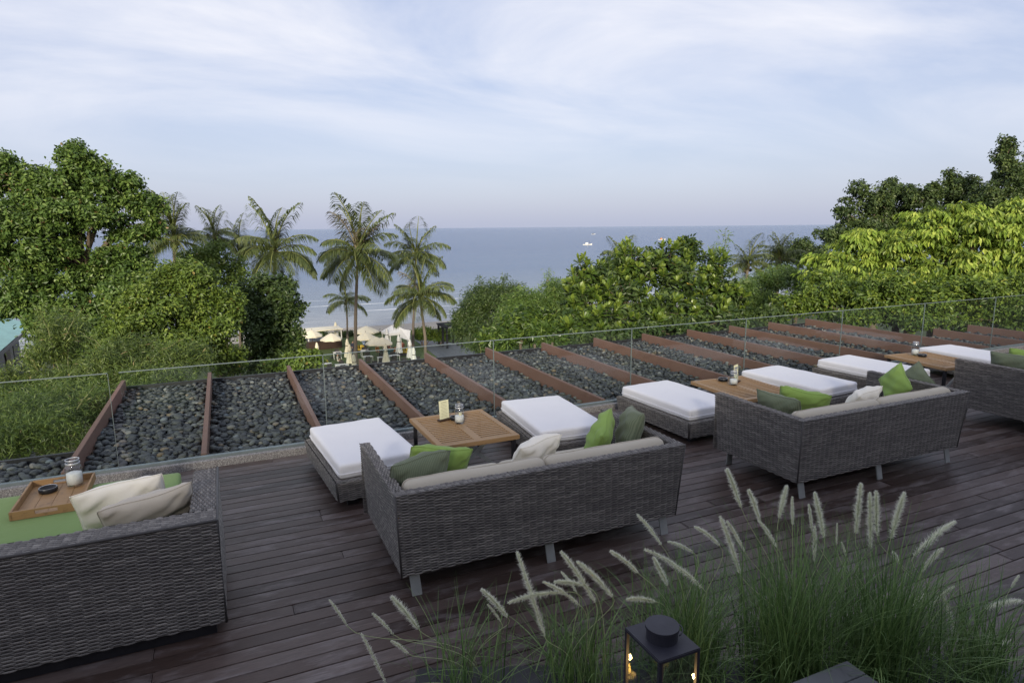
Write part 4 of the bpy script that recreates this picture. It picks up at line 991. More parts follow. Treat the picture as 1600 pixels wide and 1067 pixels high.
for bi, b in enumerate(YB):
    c, r = pblob(*b)
    for k in range(22 if bi < 4 else 28 if bi < 11 else 18):
        d = unit(rng.normal(0, 1, 3) + np.array([-.2, -.45, .65])); q = c + d * r * rng.uniform(.85, 1.08)
        o = bpy.data.objects.new('leaf_spray', SPR[int(rng.integers(0, 8)) if bi < 11 else int(rng.integers(3, 8))]); COL.objects.link(o); o.parent = yt; o.location = tuple(q - o0); o.rotation_euler = (rng.normal(0, .25), rng.normal(0, .25), rng.uniform(0, 6.28)); s = rng.uniform(.75, 1.35); o.scale = (s, s, s)
# dark trees behind at the right
tree('dark_tree', 'dark green tree with pointed outline reaching over the sea horizon', [(1355, 318, 44, 34, 26), (1335, 348, 44, 20, 26), (1402, 298, 24, 22, 26), (1318, 332, 18, 10, 26), (1385, 345, 40, 28, 26), (1300, 368, 32, 18, 26.5), (1360, 372, 50, 24, 25.5), (1412, 325, 24, 24, 26)], 'leaf_dark', 19000, .2, .105, 51, (1375, 400, 26), .25, cr=.24, sub=9)
tree('dark_tree', 'dark green tree with stepped tops between two taller crowns', [(1450, 312, 30, 28, 24), (1482, 300, 28, 26, 24), (1512, 306, 26, 28, 24), (1470, 342, 42, 28, 23.5), (1520, 345, 36, 28, 23.5), (1482, 280, 9, 14, 24), (1435, 345, 26, 24, 24)], 'leaf_dark', 16000, .2, .105, 52, (1480, 400, 24), .25, cr=.22, sub=9)
tree('dark_tree', 'tallest dark tree with a narrow top, rising over the yellow tree', [(1570, 250, 22, 28, 21), (1572, 225, 10, 14, 21), (1575, 288, 44, 34, 21), (1608, 285, 40, 44, 20.5), (1550, 315, 36, 30, 21), (1600, 335, 40, 30, 20.5), (1620, 240, 24, 30, 20.5)], 'leaf_dark', 18000, .18, .095, 53, (1585, 400, 21), .25, cr=.22, sub=9)
tree('dark_tree', 'small hazy dark tree at the water before the dark crowns', [(1245, 384, 24, 14, 44), (1272, 392, 26, 18, 44), (1225, 398, 22, 12, 44), (1255, 405, 40, 14, 43)], 'leaf_dark', 6000, .26, .13, 54, None, .2, cr=.45)

# coconut palms: every frond a part
def frond_mesh(seed, el0, bend, dry=False, n=56):
    rng = np.random.default_rng(seed); P = []; pos = np.zeros(3); S = 14
    for i in range(S + 1):
        f = i / S; el = radians(el0 - bend * f ** 1.4); P.append(pos.copy()); pos = pos + np.array([cos(el), 0.05 * sin(f * 3 + seed), sin(el)]) / S
    P = np.array(P); V, F = tube(P, [.016 * (1 - .85 * i / S) + .002 for i in range(S + 1)], 5, False); V = list(V); F3 = []; F4 = [list(f) for f in F]; T = [.9] * len(V)
    for k in range(n):
        f = .12 + .88 * (k + rng.uniform(0, .6)) / n; x = min(f * S, S - 1e-3); i = int(x); p = P[i] + (P[i + 1] - P[i]) * (x - i); tg = unit(P[i + 1] - P[i])
        ll = .34 * (sin(pi * min(1, .16 + .84 * f)) ** .6) * rng.uniform(.8, 1.1) + .03
        for s in (-1, 1):
            if dry and rng.random() < .35: continue
            side = np.array([0, s, 0]); d = unit(side * .8 + tg * .55 + np.array([0, 0, rng.uniform(-.5, .05)])); mid = p + d * ll * .5; tip = p + d * ll * .85 + np.array([0, 0, -ll * rng.uniform(.15, .5)]); wv = unit(np.cross(d, np.array([0, 0, 1.0]) + side * .3)) * .0092
            b = len(V); V += [p - wv * .4, p + wv * .4, mid + wv, mid - wv, tip]; T += [float(np.clip(rng.normal(.45, .2), 0, .95))] * 5; F4.append([b, b + 1, b + 2, b + 3]); F3.append([b + 3, b + 2, b + 4])
    me = np_mesh('frond', np.array(V), [np.array(F4), np.array(F3)], T); me.materials.append(M['leaf_palm_dry' if dry else 'leaf_palm']); return me
FR = {'up': [frond_mesh(700 + k, 84, 48) for k in range(3)], 'mid': [frond_mesh(710 + k, 52, 88) for k in range(3)], 'out': [frond_mesh(720 + k, 22, 85) for k in range(3)], 'low': [frond_mesh(730 + k, -12, 62) for k in range(3)], 'dry': [frond_mesh(740 + k, 60, 60, True) for k in range(2)], 'hang': [frond_mesh(750 + k, -35, 45) for k in range(2)]}
COCO = []
def palm(label, px, py, Y, L_px, seed, counts, base_px=None, tr=.13, dry=0, baseY=None):
    rng = np.random.default_rng(seed); c = at(px, py, Y); L = L_px * mpp(c)
    b = at(base_px[0], base_px[1], baseY or Y) if base_px else c; gx, gy = float(b[0]), float(b[1]); gz = ground_z(gx, gy) - .1
    t = thing('coconut_palm', label, 'palm', (gx, gy, gz), 0, None); o0 = np.array([gx, gy, gz]); h = c - o0
    pts = []; rr = []; n = 26; sw0 = rng.uniform(-1.5, 1.5)
    for i in range(n + 1):
        f = i / n; sway = np.array([sin(f * pi) * .25, 0, 0]) * sw0
        pts.append(np.array([h[0] * f ** 1.3, h[1] * f ** 1.3, h[2] * f]) + sway * (f if f < .5 else 1 - f)); rr.append(tr * (1.35 - .35 * min(1, f * 5)) * (1 - .35 * f) * (1 + (.05 if i % 2 else -.03)))
    MB().tube(pts, rr, 10).build('trunk', M['palm_trunk'], t, smooth=True)
    MB().tube([pts[-1] - np.array([0, 0, .35]), pts[-1], pts[-1] + np.array([0, 0, .3])], [tr * .8, tr * 1.5, tr * .5], 8).build('crown_shaft', M['leaf_palm_dry'], t, smooth=True)
    k = 0
    for kind, nn in counts.items():
        a0 = rng.uniform(0, 6.28)
        for i in range(nn):
            o = bpy.data.objects.new('frond', FR[kind][rng.integers(0, len(FR[kind]))]); COL.objects.link(o); o.parent = t
            o.location = tuple(h + np.array([0, 0, rng.uniform(-.15, .2)])); s = L * rng.uniform(.78, 1.15) * (1.2 if kind == 'up' else 1); o.scale = (s, s * 1.05, s); o.rotation_euler = (rng.normal(0, .12), rng.normal(0, .12), a0 + 2 * pi * i / nn + rng.normal(0, .22)); k += 1
    for i in range(6):
        a = rng.uniform(0, 6.28); q = h + np.array([cos(a) * .28, sin(a) * .28, -.35 + rng.uniform(-.15, .1)])
        if not COCO: COCO.append(MB().lathe([(0, -.13), (.09, -.08), (.12, 0), (.09, .08), (0, .13)], (0, 0, 0), 8).mesh('coconut', True)); COCO[0].materials.append(M['leaf_palm_dry'])
        o = bpy.data.objects.new('coconut', COCO[0]); COL.objects.link(o); o.parent = t; o.location = tuple(q)
    return t
palm('tall coconut palm with bleached top fronds, tallest over the umbrellas', 559, 398, 63, 74, 61, {'up': 6, 'mid': 5, 'out': 7, 'low': 6, 'hang': 3, 'dry': 5}, (555, 560), .19)
palm('small coconut palm standing before the surf next to the tall one', 541, 470, 82, 38, 62, {'up': 3, 'mid': 5, 'out': 6, 'low': 4}, (543, 530), .13)
palm('coconut palm half hidden behind a lower palm by the walkway', 650, 400, 72, 56, 63, {'up': 4, 'mid': 5, 'out': 7, 'low': 5}, (645, 540), .16)
palm('coconut palm with wide drooping fronds beside the walkway', 657, 466, 58, 62, 64, {'up': 5, 'mid': 6, 'out': 8, 'low': 7, 'dry': 1}, (664, 540), .17)
palm('leaning coconut palm above the deep green glossy tree', 430, 394, 50, 70, 65, {'up': 5, 'mid': 6, 'out': 8, 'low': 7, 'hang': 2}, (420, 560), .17)
palm('coconut palm with upright fronds touching the spreading tree', 272, 376, 46, 62, 66, {'up': 7, 'mid': 6, 'out': 6, 'low': 5}, (272, 560), .17)
palm('slim coconut palm over the bare stump', 336, 372, 52, 42, 67, {'up': 5, 'mid': 5, 'out': 6, 'low': 4}, (336, 560), .16)
palm('low coconut palm next to the leaning one', 374, 386, 56, 42, 68, {'up': 4, 'mid': 5, 'out': 7, 'low': 5}, (374, 560), .16)
palm('coconut palm head showing over the tall rosette shrub', 972, 412, 30, 42, 69, {'up': 4, 'mid': 6, 'out': 6, 'low': 3}, None, .16)
palm('far coconut palm with long arching fronds above the bamboo', 1168, 414, 34, 42, 70, {'up': 4, 'mid': 6, 'out': 6, 'low': 3}, None, .15)
palm('far coconut palm next to the small hazy dark tree', 1218, 408, 36, 44, 71, {'up': 5, 'mid': 6, 'out': 5, 'low': 3}, None, .15)

# ================================================================== BEACH GARDEN
G = -11.46
M['umb'] = fabric('umbrella_canvas', (0.72, 0.66, 0.50), var=0.05)
M['umb_white'] = fabric('white_awning', (0.74, 0.73, 0.70), var=0.04)
M['tabletop'] = simple('white_tabletop', (0.74, 0.72, 0.66), 0.5, 0.05)
M['chair_dark'] = simple('rattan_dark', (0.045, 0.04, 0.038), 0.7)
for nm, c in (('orange', (0.45, 0.19, 0.05)), ('mustard', (0.42, 0.30, 0.04)), ('teal', (0.05, 0.12, 0.12)), ('navy', (0.03, 0.035, 0.06)), ('sky', (0.36, 0.44, 0.58)), ('rust', (0.28, 0.10, 0.06)), ('skin', (0.36, 0.21, 0.14)), ('hair', (0.02, 0.015, 0.012))): M[nm] = simple('cloth_' + nm, c, 0.85, 0.12)
def umbrella_open(px, py, label, R=1.45, h=2.75):
    a = atz(px, py, G + h); t = thing('garden_umbrella', label, 'umbrella', (a[0], a[1], G), random.uniform(0, 1))
    MB().tube([(0, 0, .02), (0, 0, h + .08)], .03, 8).build('pole', M['holder'], t)
    MB().lathe([(0, 0), (.28, 0), (.28, .06), (.05, .09)], n=16).build('base', M['black'], t)
    n = 8; V = [(0, 0, h)]; F = []
    for i in range(n):
        an = 2 * pi * i / n; V += [(.5 * R * cos(an), .5 * R * sin(an), h - .30), (R * cos(an), R * sin(an), h - .68), (R * cos(an), R * sin(an), h - .82), (.93 * R * cos(an + pi / n), .93 * R * sin(an + pi / n), h - .66), (.93 * R * cos(an + pi / n), .93 * R * sin(an + pi / n), h - .79), (.48 * R * cos(an + pi / n), .48 * R * sin(an + pi / n), h - .33)]
    for i in range(n):
        b = 1 + 6 * i; c = 1 + 6 * ((i + 1) % n); F += [(0, b, b + 5), (0, b + 5, c), (b, b + 1, b + 3, b + 5), (b + 5, b + 3, c + 1, c), (b + 1, b + 2, b + 4, b + 3), (b + 3, b + 4, c + 2, c + 1)]
    MB().add(V, F).build('canopy', M['umb'], t)
    for i in range(n):
        an = 2 * pi * i / n; MB().tube([(.04 * cos(an), .04 * sin(an), h - .55), (.55 * R * cos(an), .55 * R * sin(an), h - .37)], .012, 5).build('rib', M['holder'], t)
    return t
for px, py, lab, R in ((517, 520, 'open cream umbrella in front of the flat roofed bar', 1.2), (571, 518.5, 'open cream umbrella with dark finial behind the tall palm trunk', 1.2), (572, 509, 'open cream umbrella standing farther out at the beach hedge', 1.5), (588, 526, 'open white umbrella over the diners, widest of its cluster', 1.2), (597, 526.5, 'open white umbrella half hidden behind the widest one', 1.1), (487, 515, 'open cream umbrella partly hidden by the glossy tree', 1.2)):
    umbrella_open(px, py, lab, R)
def umbrella_closed(px, py, label, h=2.7, mat='umb'):
    a = atz(px, py, G + h); t = thing('folded_umbrella', label, 'umbrella', (a[0], a[1], G), random.uniform(0, 6), 'folded umbrellas in the beach garden')
    MB().tube([(0, 0, .02), (0, 0, h)], .03, 8).build('pole', M['holder'], t)
    MB().lathe([(0, 0), (.28, 0), (.28, .06), (.05, .09)], n=16).build('base', M['black'], t)
    n = 24; V = []; F = []; prof = [(.03, h - .02), (.10, h - .15), (.17, h - .5), (.15, h - .75), (.24, h - 1.2), (.34, h - 1.75), (.36, h - 1.95)]; m = len(prof)
    for i in range(n):
        an = 2 * pi * i / n; k = 1 + .18 * (1 if i % 3 == 0 else -.5)
        for r, z in prof: V.append((r * k * cos(an), r * k * sin(an), z + .04 * sin(i * 2.1)))
    for i in range(n):
        j = (i + 1) % n
        for k in range(m - 1): F.append((i * m + k, j * m + k, j * m + k + 1, i * m + k + 1))
    MB().add(V, F).build('folded_canopy', M[mat], t, smooth=True)
    MB().lathe([(.185, h - .72), (.185, h - .78)], n=16).build('tie', M['holder'], t)
    return t
for px, py, lab in ((494.8, 534.7, 'folded cream umbrella in front of the beach bar'), (542, 529, 'folded cream umbrella overlapping another beside the tall palm'), (545.5, 537, 'folded cream umbrella overlapped from behind, beside the tall palm'), (552.5, 553, 'folded cream umbrella at the foot of the tall palm'), (524, 503, 'folded cream umbrella out on the sand beyond the hedge'), (602, 537, 'folded cream umbrella between white tables and the teal garden sofa')): umbrella_closed(px, py, lab)
for px, py, lab in ((604, 513, 'folded grey white umbrella beside the white canopy tent'), (622.5, 523, 'folded grey white umbrella in front of the canopy tent'), (640, 529.6, 'folded grey white umbrella below the shade sail'), (646, 542, 'folded grey white umbrella at the edge of the walkway')): umbrella_closed(px, py, lab, mat='umb_white')
def garden_table(px, py, label, w=.85, d=.8):
    a = atz(px, py, G + .75); t = thing('garden_table', label, 'table', (a[0], a[1], G), random.uniform(-.15, .15), 'white topped tables in the beach garden')
    MB().box(-w / 2, w / 2, -d / 2, d / 2, .71, .75).build('table_top', M['tabletop'], t, bevel=.01)
    for x in (-1, 1):
        for y in (-1, 1): MB().box(x * (w / 2 - .06) - .025, x * (w / 2 - .06) + .025, y * (d / 2 - .06) - .025, y * (d / 2 - .06) + .025, 0, .709).build('leg', M['tabletop'], t)
    for sg in (1, -1): garden_chair(a, d, sg)
def garden_chair(a, d, sg):
    b = MB().box(-.24, .24, d / 2 + .15, d / 2 + .62, .40, .46).build('chair_seat', M['chair_dark'])
    b.location = (a[0] + .12 * sg, a[1], G); b.rotation_euler = (0, 0, 0 if sg > 0 else pi + random.uniform(-.3, .3)); b.name = 'dining_chair'; tag(b, 'dark rattan chair drawn up to a white garden table', 'chair', 'dark chairs at the garden tables')
    MB().box(-.24, .24, d / 2 + .60, d / 2 + .66, .461, .92).build('backrest', M['chair_dark'], b)
    for x in (-.21, .21):
        for y in (d / 2 + .18, d / 2 + .59): MB().box(x - .02, x + .02, y - .02, y + .02, 0, .399).build('leg', M['chair_dark'], b)
for px, py, w in ((511, 568, .9), (534, 569.5, 1.3), (575, 556.6, .95), (587, 569.5, 1.2), (597, 558, 1.0), (615, 555, 1.2), (616, 567.5, 1.0), (634, 564.5, 1.1), (655, 562.5, 1.0), (527, 550, .9), (570, 547, .9)): garden_table(px, py, 'white topped garden table set on the lawn', w)
def lounge(px, py, label, col):
    a = atz(px, py, G + .45); t = thing('garden_sofa', label, 'sofa', (a[0], a[1], G), random.uniform(-.2, .2))
    MB().box(-.75, .75, -.4, .4, .08, .34).build('base', M['chair_dark'], t, bevel=.02); MB().box(-.75, .75, .30, .42, .341, .80).build('backrest', M['chair_dark'], t, bevel=.02)
    c = link('seat_cushion', rounded_box(1.4, .66, .14, .05, .02, 6), M[col], t); c.location = (0, -.05, .342)
    for x in (-.35, .35):
        c = link('back_cushion', rounded_box(.62, .38, .16, .06, .03, 6), M[col], t); c.location = (x, .22, .66); c.rotation_euler = (radians(75), 0, 0)
for px, py, lab, col in ((616, 549, 'garden sofa with orange cushions', 'orange'), (634, 549, 'garden sofa with mustard yellow cushions', 'mustard'), (607, 551, 'garden sofa with teal cushions', 'teal'), (562, 545, 'low garden sofa with mustard cushion beside the tall palm', 'mustard')): lounge(px, py, lab, col)

def person(px, py, label, col, pose, rz, legs='navy'):
    """body grown as one continuous surface from a joint skeleton"""
    sit = pose == 'sit'; hip = .50 if sit else .92
    J = [(0, 0, hip), (0, .02, hip + .25), (0, .02, hip + .48), (0, .0, hip + .56), (0, -.01, hip + .66), (0, -.01, hip + .78)]; Rr = [.15, .14, .15, .055, .09, .075]; E = [(0, 1), (1, 2), (2, 3), (3, 4), (4, 5)]
    for s in (-1, 1):
        b = len(J); J += [(s * .17, .02, hip + .46), (s * .23, -.03, hip + .20), (s * .18, -.24, hip + .12 if sit else hip - .02)]; Rr += [.065, .05, .038]; E += [(2, b), (b, b + 1), (b + 1, b + 2)]
        b = len(J)
        if sit: J += [(s * .10, -.02, hip - .02), (s * .12, -.44, hip), (s * .12, -.46, .08), (s * .12, -.60, .04)]
        else: J += [(s * .09, 0, hip - .08), (s * .10, -.03 * s, hip * .52), (s * .10, .04 * s, .08), (s * .10, .04 * s - .14, .04)]
        Rr += [.10, .075, .05, .035]; E += [(0, b), (b, b + 1), (b + 1, b + 2), (b + 2, b + 3)]
    me = bpy.data.meshes.new('person'); me.from_pydata(J, E, []); ob = bpy.data.objects.new('person', me); COL.objects.link(ob)
    md = ob.modifiers.new('skin', 'SKIN'); sv = me.skin_vertices[0].data
    for i, r in enumerate(Rr): sv[i].radius = (r, r * (.72 if i < 3 else 1))
    sv[0].use_root = True; ob.modifiers.new('sub', 'SUBSURF').levels = 1
    dg = bpy.context.evaluated_depsgraph_get(); m2 = bpy.data.meshes.new_from_object(ob.evaluated_get(dg)); bpy.data.objects.remove(ob)
    for k in (col, legs, 'skin', 'hair'): m2.materials.append(M[k])
    for p in m2.polygons:
        p.use_smooth = True; z = p.center.z; y = p.center.y
        p.material_index = 3 if (z > hip + .70 or (z > hip + .60 and y > .03)) else 2 if (z > hip + .53 or (y < -.13 and z > hip - .06 and abs(p.center.x) > .14)) else 0 if z > hip + .0 and y > -.2 else 1
    a = atz(px, py, G + hip); o = bpy.data.objects.new('person', m2); COL.objects.link(o); o.location = (a[0], a[1], G); o.rotation_euler = (0, 0, rz)
    return tag(o, label, 'person')
person(589.6, 549, 'person in orange top seated in the beach garden', 'orange', 'sit', .6)
person(528, 564, 'person in pale top seated at the white table by the folded umbrella', 'sand_cotton', 'sit', 1.2)
person(551.7, 543, 'person in dark clothes standing beside the tall palm trunk', 'navy', 'stand', .3)
person(569, 538, 'person in light blue shirt standing under an open umbrella', 'sky', 'stand', 2.6)
person(629, 543, 'person in rust coloured top seated behind the mustard garden sofa', 'rust', 'sit', 2.9)
person(607, 543, 'person in dark red top seated by the folded umbrellas', 'rust', 'sit', -.5, 'teal')

a = atz(510, 546, G); bar = thing('beach_bar', 'low beach bar with flat cream roof and dark timber front', 'bar', (a[0], a[1], G), radians(4))
MB().box(-1.9, 1.9, .2, 2.6, 0, 1.05).build('counter', M['holder'], bar, bevel=.02); MB().box(-2.0, 2.0, .1, 2.7, 1.051, 1.11).build('counter_top', M['path'], bar)
for x in (-1.9, 1.9):
    for y in (.3, 2.5): MB().box(x - .05, x + .05, y - .05, y + .05, 1.111, 2.2).build('post', M['tabletop'], bar)
MB().box(-2.1, 2.1, .1, 2.7, 2.201, 2.30).build('roof', M['umb'], bar, bevel=.02)
a = atz(616, 506, G + 3.0); gz = thing('canopy_tent', 'white four post canopy tent at the beach hedge', 'tent', (a[0], a[1], G), .2)
MB().add([(-1.15, -1.15, 2.1), (1.15, -1.15, 2.1), (1.15, 1.15, 2.1), (-1.15, 1.15, 2.1), (0, 0, 3.0), (-1.15, -1.15, 1.85), (1.15, -1.15, 1.85), (1.15, 1.15, 1.85), (-1.15, 1.15, 1.85)], [(0, 1, 4), (1, 2, 4), (2, 3, 4), (3, 0, 4), (0, 5, 6, 1), (1, 6, 7, 2), (2, 7, 8, 3), (3, 8, 5, 0)]).build('canopy', M['umb_white'], gz)
for x in (-1.08, 1.08):
    for y in (-1.08, 1.08): MB().box(x - .04, x + .04, y - .04, y + .04, 0, 1.9).build('post', M['tabletop'], gz)
c = [atz(*q) for q in ((626, 514, G + 2.9), (641, 516, G + 2.9), (640, 532, G + 2.0), (625, 527, G + 2.0))]; cc = np.mean(c, axis=0)
ss = thing('shade_sail', 'sloping white shade sail beside the walkway palms', 'awning', (cc[0], cc[1], G), 0); lo = [q - np.array([cc[0], cc[1], G]) for q in c]
MB().add(lo + [q - np.array([0, 0, .03]) for q in lo], [(0, 1, 2, 3), (7, 6, 5, 4), (0, 4, 5, 1), (1, 5, 6, 2), (2, 6, 7, 3), (3, 7, 4, 0)]).build('sail', M['umb_white'], ss)
for q in lo: MB().tube([(q[0], q[1], 0), (q[0], q[1], q[2] - .04)], .04, 8).build('post', M['tabletop'], ss)

Pp = [atz(*q, G + .03) for q in ((648, 531), (700, 534), (790, 562), (694, 566))]
structure(link('walkway', np_mesh('walkway', Pp + [q - np.array([0, 0, .3]) for q in Pp], np.array([[0, 1, 2, 3], [0, 4, 5, 1], [1, 5, 6, 2], [2, 6, 7, 3], [3, 7, 4, 0]])), M['path']))
a, b = atz(699, 545, G), atz(722, 543, G); dv = b - a
pg = thing('pergola', 'black timber pergola at the end of the walkway', 'pergola', (a[0], a[1], G), 0)
for i in range(2):
    for j in range(3): MB().box(i * dv[0] - .10, i * dv[0] + .10, i * dv[1] + j * 1.6 - .10, i * dv[1] + j * 1.6 + .10, 0, 2.35).build('post', M['black'], pg)
for i in range(2): MB().box(i * dv[0] - .08, i * dv[0] + .08, i * dv[1] - .2, i * dv[1] + 3.5, 2.351, 2.55).build('beam', M['black'], pg)
for j in range(7): MB().box(-.3, dv[0] + .3, j * .53 - .04 + dv[1] / 2, j * .53 + .04 + dv[1] / 2, 2.551, 2.65).build('rafter', M['black'], pg)
# beach planting
tree('beach_hedge', 'long clipped dark hedge between the garden and the sand', [(px, 524 - (px % 3) * .5, 15, 5.5, 85) for px in range(470, 640, 11)], 'leaf_deep', 9000, .26, .14, 80, None, .06, cr=.4, cat='hedge', stems=3, sub=3)
for k, (px, py, r, ry) in enumerate(((660, 520, 15, 11), (688, 522, 15, 11))):
    tree('round_bush', ('round green bush behind the walkway palm trunks', 'round green bush touching the black pergola')[k], [(px, py, r, ry, 74), (px - 6, py + 3, r * .8, ry * .8, 73), (px + 7, py + 2, r * .8, ry * .8, 73)], 'leaf_hedge', 3200, .24, .13, 90 + k, None, .06, cr=.4, cat='shrub', stems=4)

# house with the turquoise roof
M['turq'] = simple('turquoise_metal', (0.28, 0.50, 0.47), 0.4, 0.12, 1.5, metal=0.1)
M['house_wall'] = simple('house_wall', (0.22, 0.215, 0.21), 0.9, 0.12)
M['warm_lit_wall'] = simple('warm_lit_wall', (0.78, 0.70, 0.40), 0.85, 0.08)  # warm light falling on the porch wall, put into its pale yellow colour
zE = -1.7; A, Bp = atz(50, 506, zE), atz(-40, 584, zE); ax = unit((Bp - A) * np.array([1, 1, 0])); lf = np.array([ax[1], -ax[0], 0]); lf = lf if lf[0] < 0 else -lf
hs = thing('small_house', 'small house with ribbed turquoise metal roof behind the bamboo', 'house', tuple(A * np.array([1, 1, 0]) + np.array([0, 0, ground_z(A[0], A[1])]))); oh = np.array(hs.location); Lh = float(np.linalg.norm(Bp - A)) + 2
V = []; F = []; nr = int(Lh / .06)
for i in range(nr + 1):
    for s, (w_, z_) in enumerate(((0, 0), (3.6, 1.25), (7.2, 0))):
        V.append(A + ax * (i * Lh / nr) + lf * w_ + np.array([0, 0, z_ + .022 * (i % 4 in (0, 1))]) - oh)
for i in range(nr):
    for s in range(2): F.append((3 * i + s, 3 * i + s + 1, 3 * i + s + 4, 3 * i + s + 3))
MB().add(V, F).build('roof', M['turq'], hs)
def hbox(w0, w1, l0, l1, z0, z1, name, mat):
    P4 = [A + ax * l + lf * w_ + np.array([0, 0, z - A[2]]) - oh for z in (z0, z1) for (w_, l) in ((w0, l0), (w1, l0), (w1, l1), (w0, l1))]
    MB().add(P4, [(0, 1, 2, 3), (7, 6, 5, 4), (0, 4, 5, 1), (1, 5, 6, 2), (2, 6, 7, 3), (3, 7, 4, 0)]).build(name, M[mat], hs)
hbox(.5, 6.7, .5, Lh - .4, oh[2], zE - .03, 'wall', 'house_wall')
hbox(-.03, -.005, 0, Lh, zE - .16, zE - .03, 'fascia', 'house_wall')
hbox(.47, .498, 1.0, 2.2, zE - 1.5, zE - .45, 'window', 'black')
hbox(.44, .498, 3.2, 4.2, zE - 2.3, zE - .3, 'door', 'holder')
hbox(-2.2, -.2, 4.5, 9.5, zE - 2.3, zE - 2.18, 'porch_roof', 'path')
hbox(-1.9, -.3, 1.5, 6.0, oh[2], zE - 2.5, 'porch_wall', 'warm_lit_wall')

# boats
def boat(px, py, label, L, cab):
    a = atz(px, py, SEA_Z); t = thing('fishing_boat', label, 'boat', (a[0], a[1], SEA_Z), radians(-20))
    V = []; n = 10
    for i in range(n + 1):
        f = i / n; w = .16 * L * (1 - abs(2 * f - .9) ** 3.0) if f < .98 else .02; w = max(w, .01); x = (f - .5) * L; sh = .09 * L * (1 + 1.3 * max(0, f - .5) ** 2 * 3)
        V += [(x, -w, sh), (x, -w * .55, -.15), (x, w * .55, -.15), (x, w, sh)]
    F = [(4 * i + k, 4 * i + k + 1, 4 * i + k + 5, 4 * i + k + 4) for i in range(n) for k in range(3)] + [(4 * i + 3, 4 * i, 4 * i + 4, 4 * i + 7) for i in range(n)] + [(0, 3, 2, 1), (4 * n, 4 * n + 1, 4 * n + 2, 4 * n + 3)]
    MB().add(V, F).build('hull', M['tabletop'], t)
    MB().box(-.22 * L, .05 * L, -.08 * L, .08 * L, .09 * L, .24 * L).box(-.25 * L, .08 * L, -.09 * L, .09 * L, .2401 * L, .26 * L).build('cabin', M[cab], t)
    MB().tube([(.18 * L, 0, .09 * L), (.18 * L, 0, .5 * L)], .012 * L, 6).build('mast', M['holder'], t)
boat(918, 383, 'white fishing boat with masts on the open sea', 7.5, 'tabletop')
boat(1034, 375, 'small boat with orange cabin farther out at sea', 8, 'orange')
boat(927, 366.5, 'tiny dark boat near the horizon', 8, 'navy')

# ================================================================== FOUNTAIN GRASS
CL = [(1.00, 2.80), (1.55, 2.62), (2.10, 2.45), (2.60, 2.22), (3.05, 2.0), (3.45, 1.78)]
labs = ['fountain grass clump with the most spread out plumes, nearest the day bed', 'fountain grass clump behind the lantern on its left side', 'fountain grass clump directly behind the lantern', 'dense fountain grass clump between the lantern and the low dark table', 'tall fountain grass clump behind the low dark table, with the most upright plumes', 'fountain grass clump fanning out over the boards past the low dark table']
pt = thing('planter_trough', 'low dark trough hidden under the fountain grass', 'planter', (CL[0][0], CL[0][1], 0), math.atan2(CL[-1][1] - CL[0][1], CL[-1][0] - CL[0][0]))
MB().box(-.3, 2.95, -.20, .20, 0, .10).build('trough', M['black'], pt, bevel=.01)
HEADS = []   # tip px, base px, fat
for row_ in """515 937 543 978 .5;612 932 654 983 1;582 958 615 991 .55;565 990 602 1065 .6;611 1001 638 1021 .6;808 863 851 994 1.1;753 921 793 964 .9;762 944 782 970 .5;795 941 880 925 .9;849 909 904 944 .7;877 862 930 941 1;903 878 957 932 1;867 909 911 914 .9;877 893 902 927 .5;996 804 1033 851 .7;954 861 998 896 .8;1008 858 1099 920 .9;1044 846 1083 863 .6;1021 871 1043 915 .9;980 936 1025 940 .8;1086 823 1125 853 .7;1126 808 1156 896 1;1136 814 1163 861 .6;1136 733 1158 793 1;1170 766 1187 812 .9;1229 760 1217 809 1;1238 776 1238 820 .6;1273 770 1288 841 1;1264 788 1269 830 .6;1273 822 1273 878 .7;1185 813 1213 854 .6;1308 817 1307 851 .4;1345 756 1337 834 1.15;1359 770 1360 858 1.1;1369 768 1370 837 1.1;1413 770 1392 841 1.2;1492 815 1428 868 1.15;1472 857 1440 893 .9;1490 916 1447 953 .7;1474 930 1497 1011 .9;1445 928 1411 961 1;1592 899 1580 918 .6;1597 939 1540 951 1;1548 982 1545 1013 .6;1578 999 1552 1016 .7;1395 861 1405 881 .6;1315 847 1322 869 .5""".split(';'):
    HEADS.append([float(v) for v in row_.split()])
def depth_for(px): return float(np.interp(px, [500, 800, 1100, 1350, 1500, 1600], [2.95, 2.70, 2.45, 2.22, 1.98, 1.80]))
clumps = []
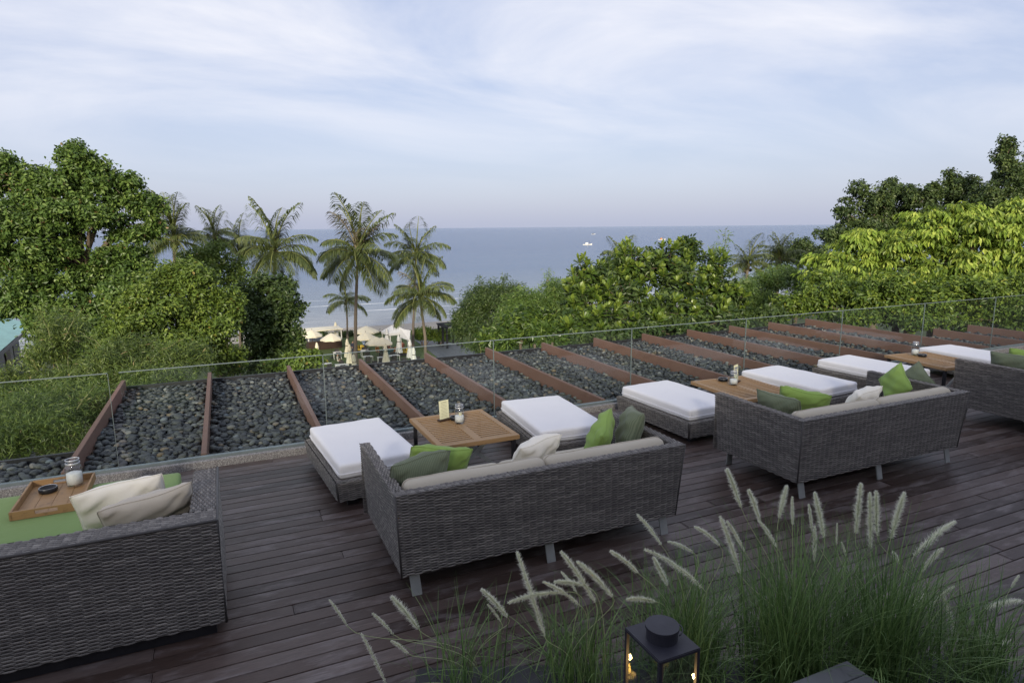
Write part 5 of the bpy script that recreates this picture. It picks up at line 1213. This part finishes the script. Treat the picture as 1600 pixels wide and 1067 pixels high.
for k, (x, y) in enumerate(CL):
    t = thing('fountain_grass', labs[k], 'grass', (x, y, .09)); rng = np.random.default_rng(900 + k); clumps.append(t)
    nb = (110, 260, 600, 780, 780, 340)[k]; S = 7; ls = (.62, .62, .80, 1.0, 1.0, .72)[k]
    az = rng.uniform(0, 2 * pi, nb); lean = np.abs(rng.normal(0, .45, nb)) + .05; Lb = rng.uniform(.45, .95, nb) * ls; bend = rng.uniform(.25, 1.15, nb) * (0.5 + lean)
    base = rng.normal(0, .11, (nb, 2)); wd = rng.uniform(.0015, .0034, nb); Vb = np.zeros((nb, 2 * (S + 1), 3)); pos = np.stack([base[:, 0], base[:, 1], np.zeros(nb)], 1); side = np.stack([-np.sin(az), np.cos(az), np.zeros(nb)], 1)
    for i in range(S + 1):
        f = i / S; an = lean + bend * f ** 1.5; w = (wd * (1 - f ** 2.2) + .0003)[:, None]; Vb[:, 2 * i] = pos - side * w; Vb[:, 2 * i + 1] = pos + side * w
        st = (Lb / S)[:, None]; pos = pos + st * np.stack([np.cos(az) * np.sin(an), np.sin(az) * np.sin(an), np.cos(an)], 1)
    idx = np.arange(nb)[:, None] * (2 * (S + 1)); F = np.concatenate([np.concatenate([idx + 2 * i, idx + 2 * i + 1, idx + 2 * i + 3, idx + 2 * i + 2], 1) for i in range(S)])
    tt = np.repeat(np.clip(rng.normal(.45, .22, nb), 0, 1), 2 * (S + 1))
    stuff(link('blades', np_mesh('blades', Vb.reshape(-1, 3), F, tt, True), M['grass_blade'], t))
for k, (tx, ty, bx, by, fat) in enumerate(HEADS):
    rng = np.random.default_rng(1000 + k); Y = depth_for(bx) + rng.uniform(-.06, .06); tip = at(tx, ty, Y + rng.uniform(-.03, .03)); bs = at(bx, by, Y)
    ci = int(np.argmin([abs(np.interp(x, [c[0] for c in CL], range(6)) - 0) * 0 + abs(bs[0] - x) for x, _ in CL])); t = clumps[ci]; o0 = np.array(t.location)
    root = np.array([CL[ci][0] + rng.normal(0, .05), CL[ci][1] + rng.normal(0, .05), .10]); hd = tip - bs; Lh_ = np.linalg.norm(hd)
    # stem: bezier root -> base of the plume, arriving along the plume direction
    c1 = root + np.array([0, 0, .45 * abs(bs[2] - root[2]) + .1]); c2 = bs - unit(hd) * .22 * np.linalg.norm(bs - root)
    c2[2] = min(c2[2], bs[2] + .02); B_ = [(1 - f) ** 3 * root + 3 * (1 - f) ** 2 * f * c1 + 3 * (1 - f) * f * f * c2 + f ** 3 * bs for f in np.linspace(0, 1, 12)]
    sag = np.array([0, 0, -.10 * Lh_ * min(1, abs(hd[0]) / (Lh_ + 1e-6) * 1.3)]); H_ = [bs + hd * f + sag * (f * f - f) * 2.0 for f in np.linspace(0, 1, 10)]
    V, F = tube([p - o0 for p in B_ + H_[1:]], [.0017] * 12 + [.0018 * (1 - .7 * i / 9) for i in range(1, 10)], 4, False); V = list(V); F4 = [list(f) for f in F]; T = [.1] * len(V); F3 = []
    nb = int(1100 * min(1.2, .5 + fat * .6)); rad = .021 * fat * min(1.25, .6 + Lh_ * 3)
    for q in range(nb):
        f = rng.random() ** .85; x = f * 8.999; i = int(x); p = H_[i] + (H_[i + 1] - H_[i]) * (x - i) - o0; tg = unit(H_[i + 1] - H_[i]); d = unit(unit(rng.normal(0, 1, 3)) * 1.0 + tg * .95); l = rad * rng.uniform(.6, 1.25) * (sin(pi * min(1, .10 + .84 * f)) ** .55 + .12); wv = unit(np.cross(d, rng.normal(0, 1, 3))) * .0014
        b = len(V); V += [p - wv, p + wv, p + d * l]; T += [float(np.clip(rng.normal(.45, .2), 0, .9))] * 2 + [.92]; F3.append([b, b + 1, b + 2])
    link('plume', np_mesh('plume', np.array(V), [np.array(F4), np.array(F3)], T), M['plume'], t)
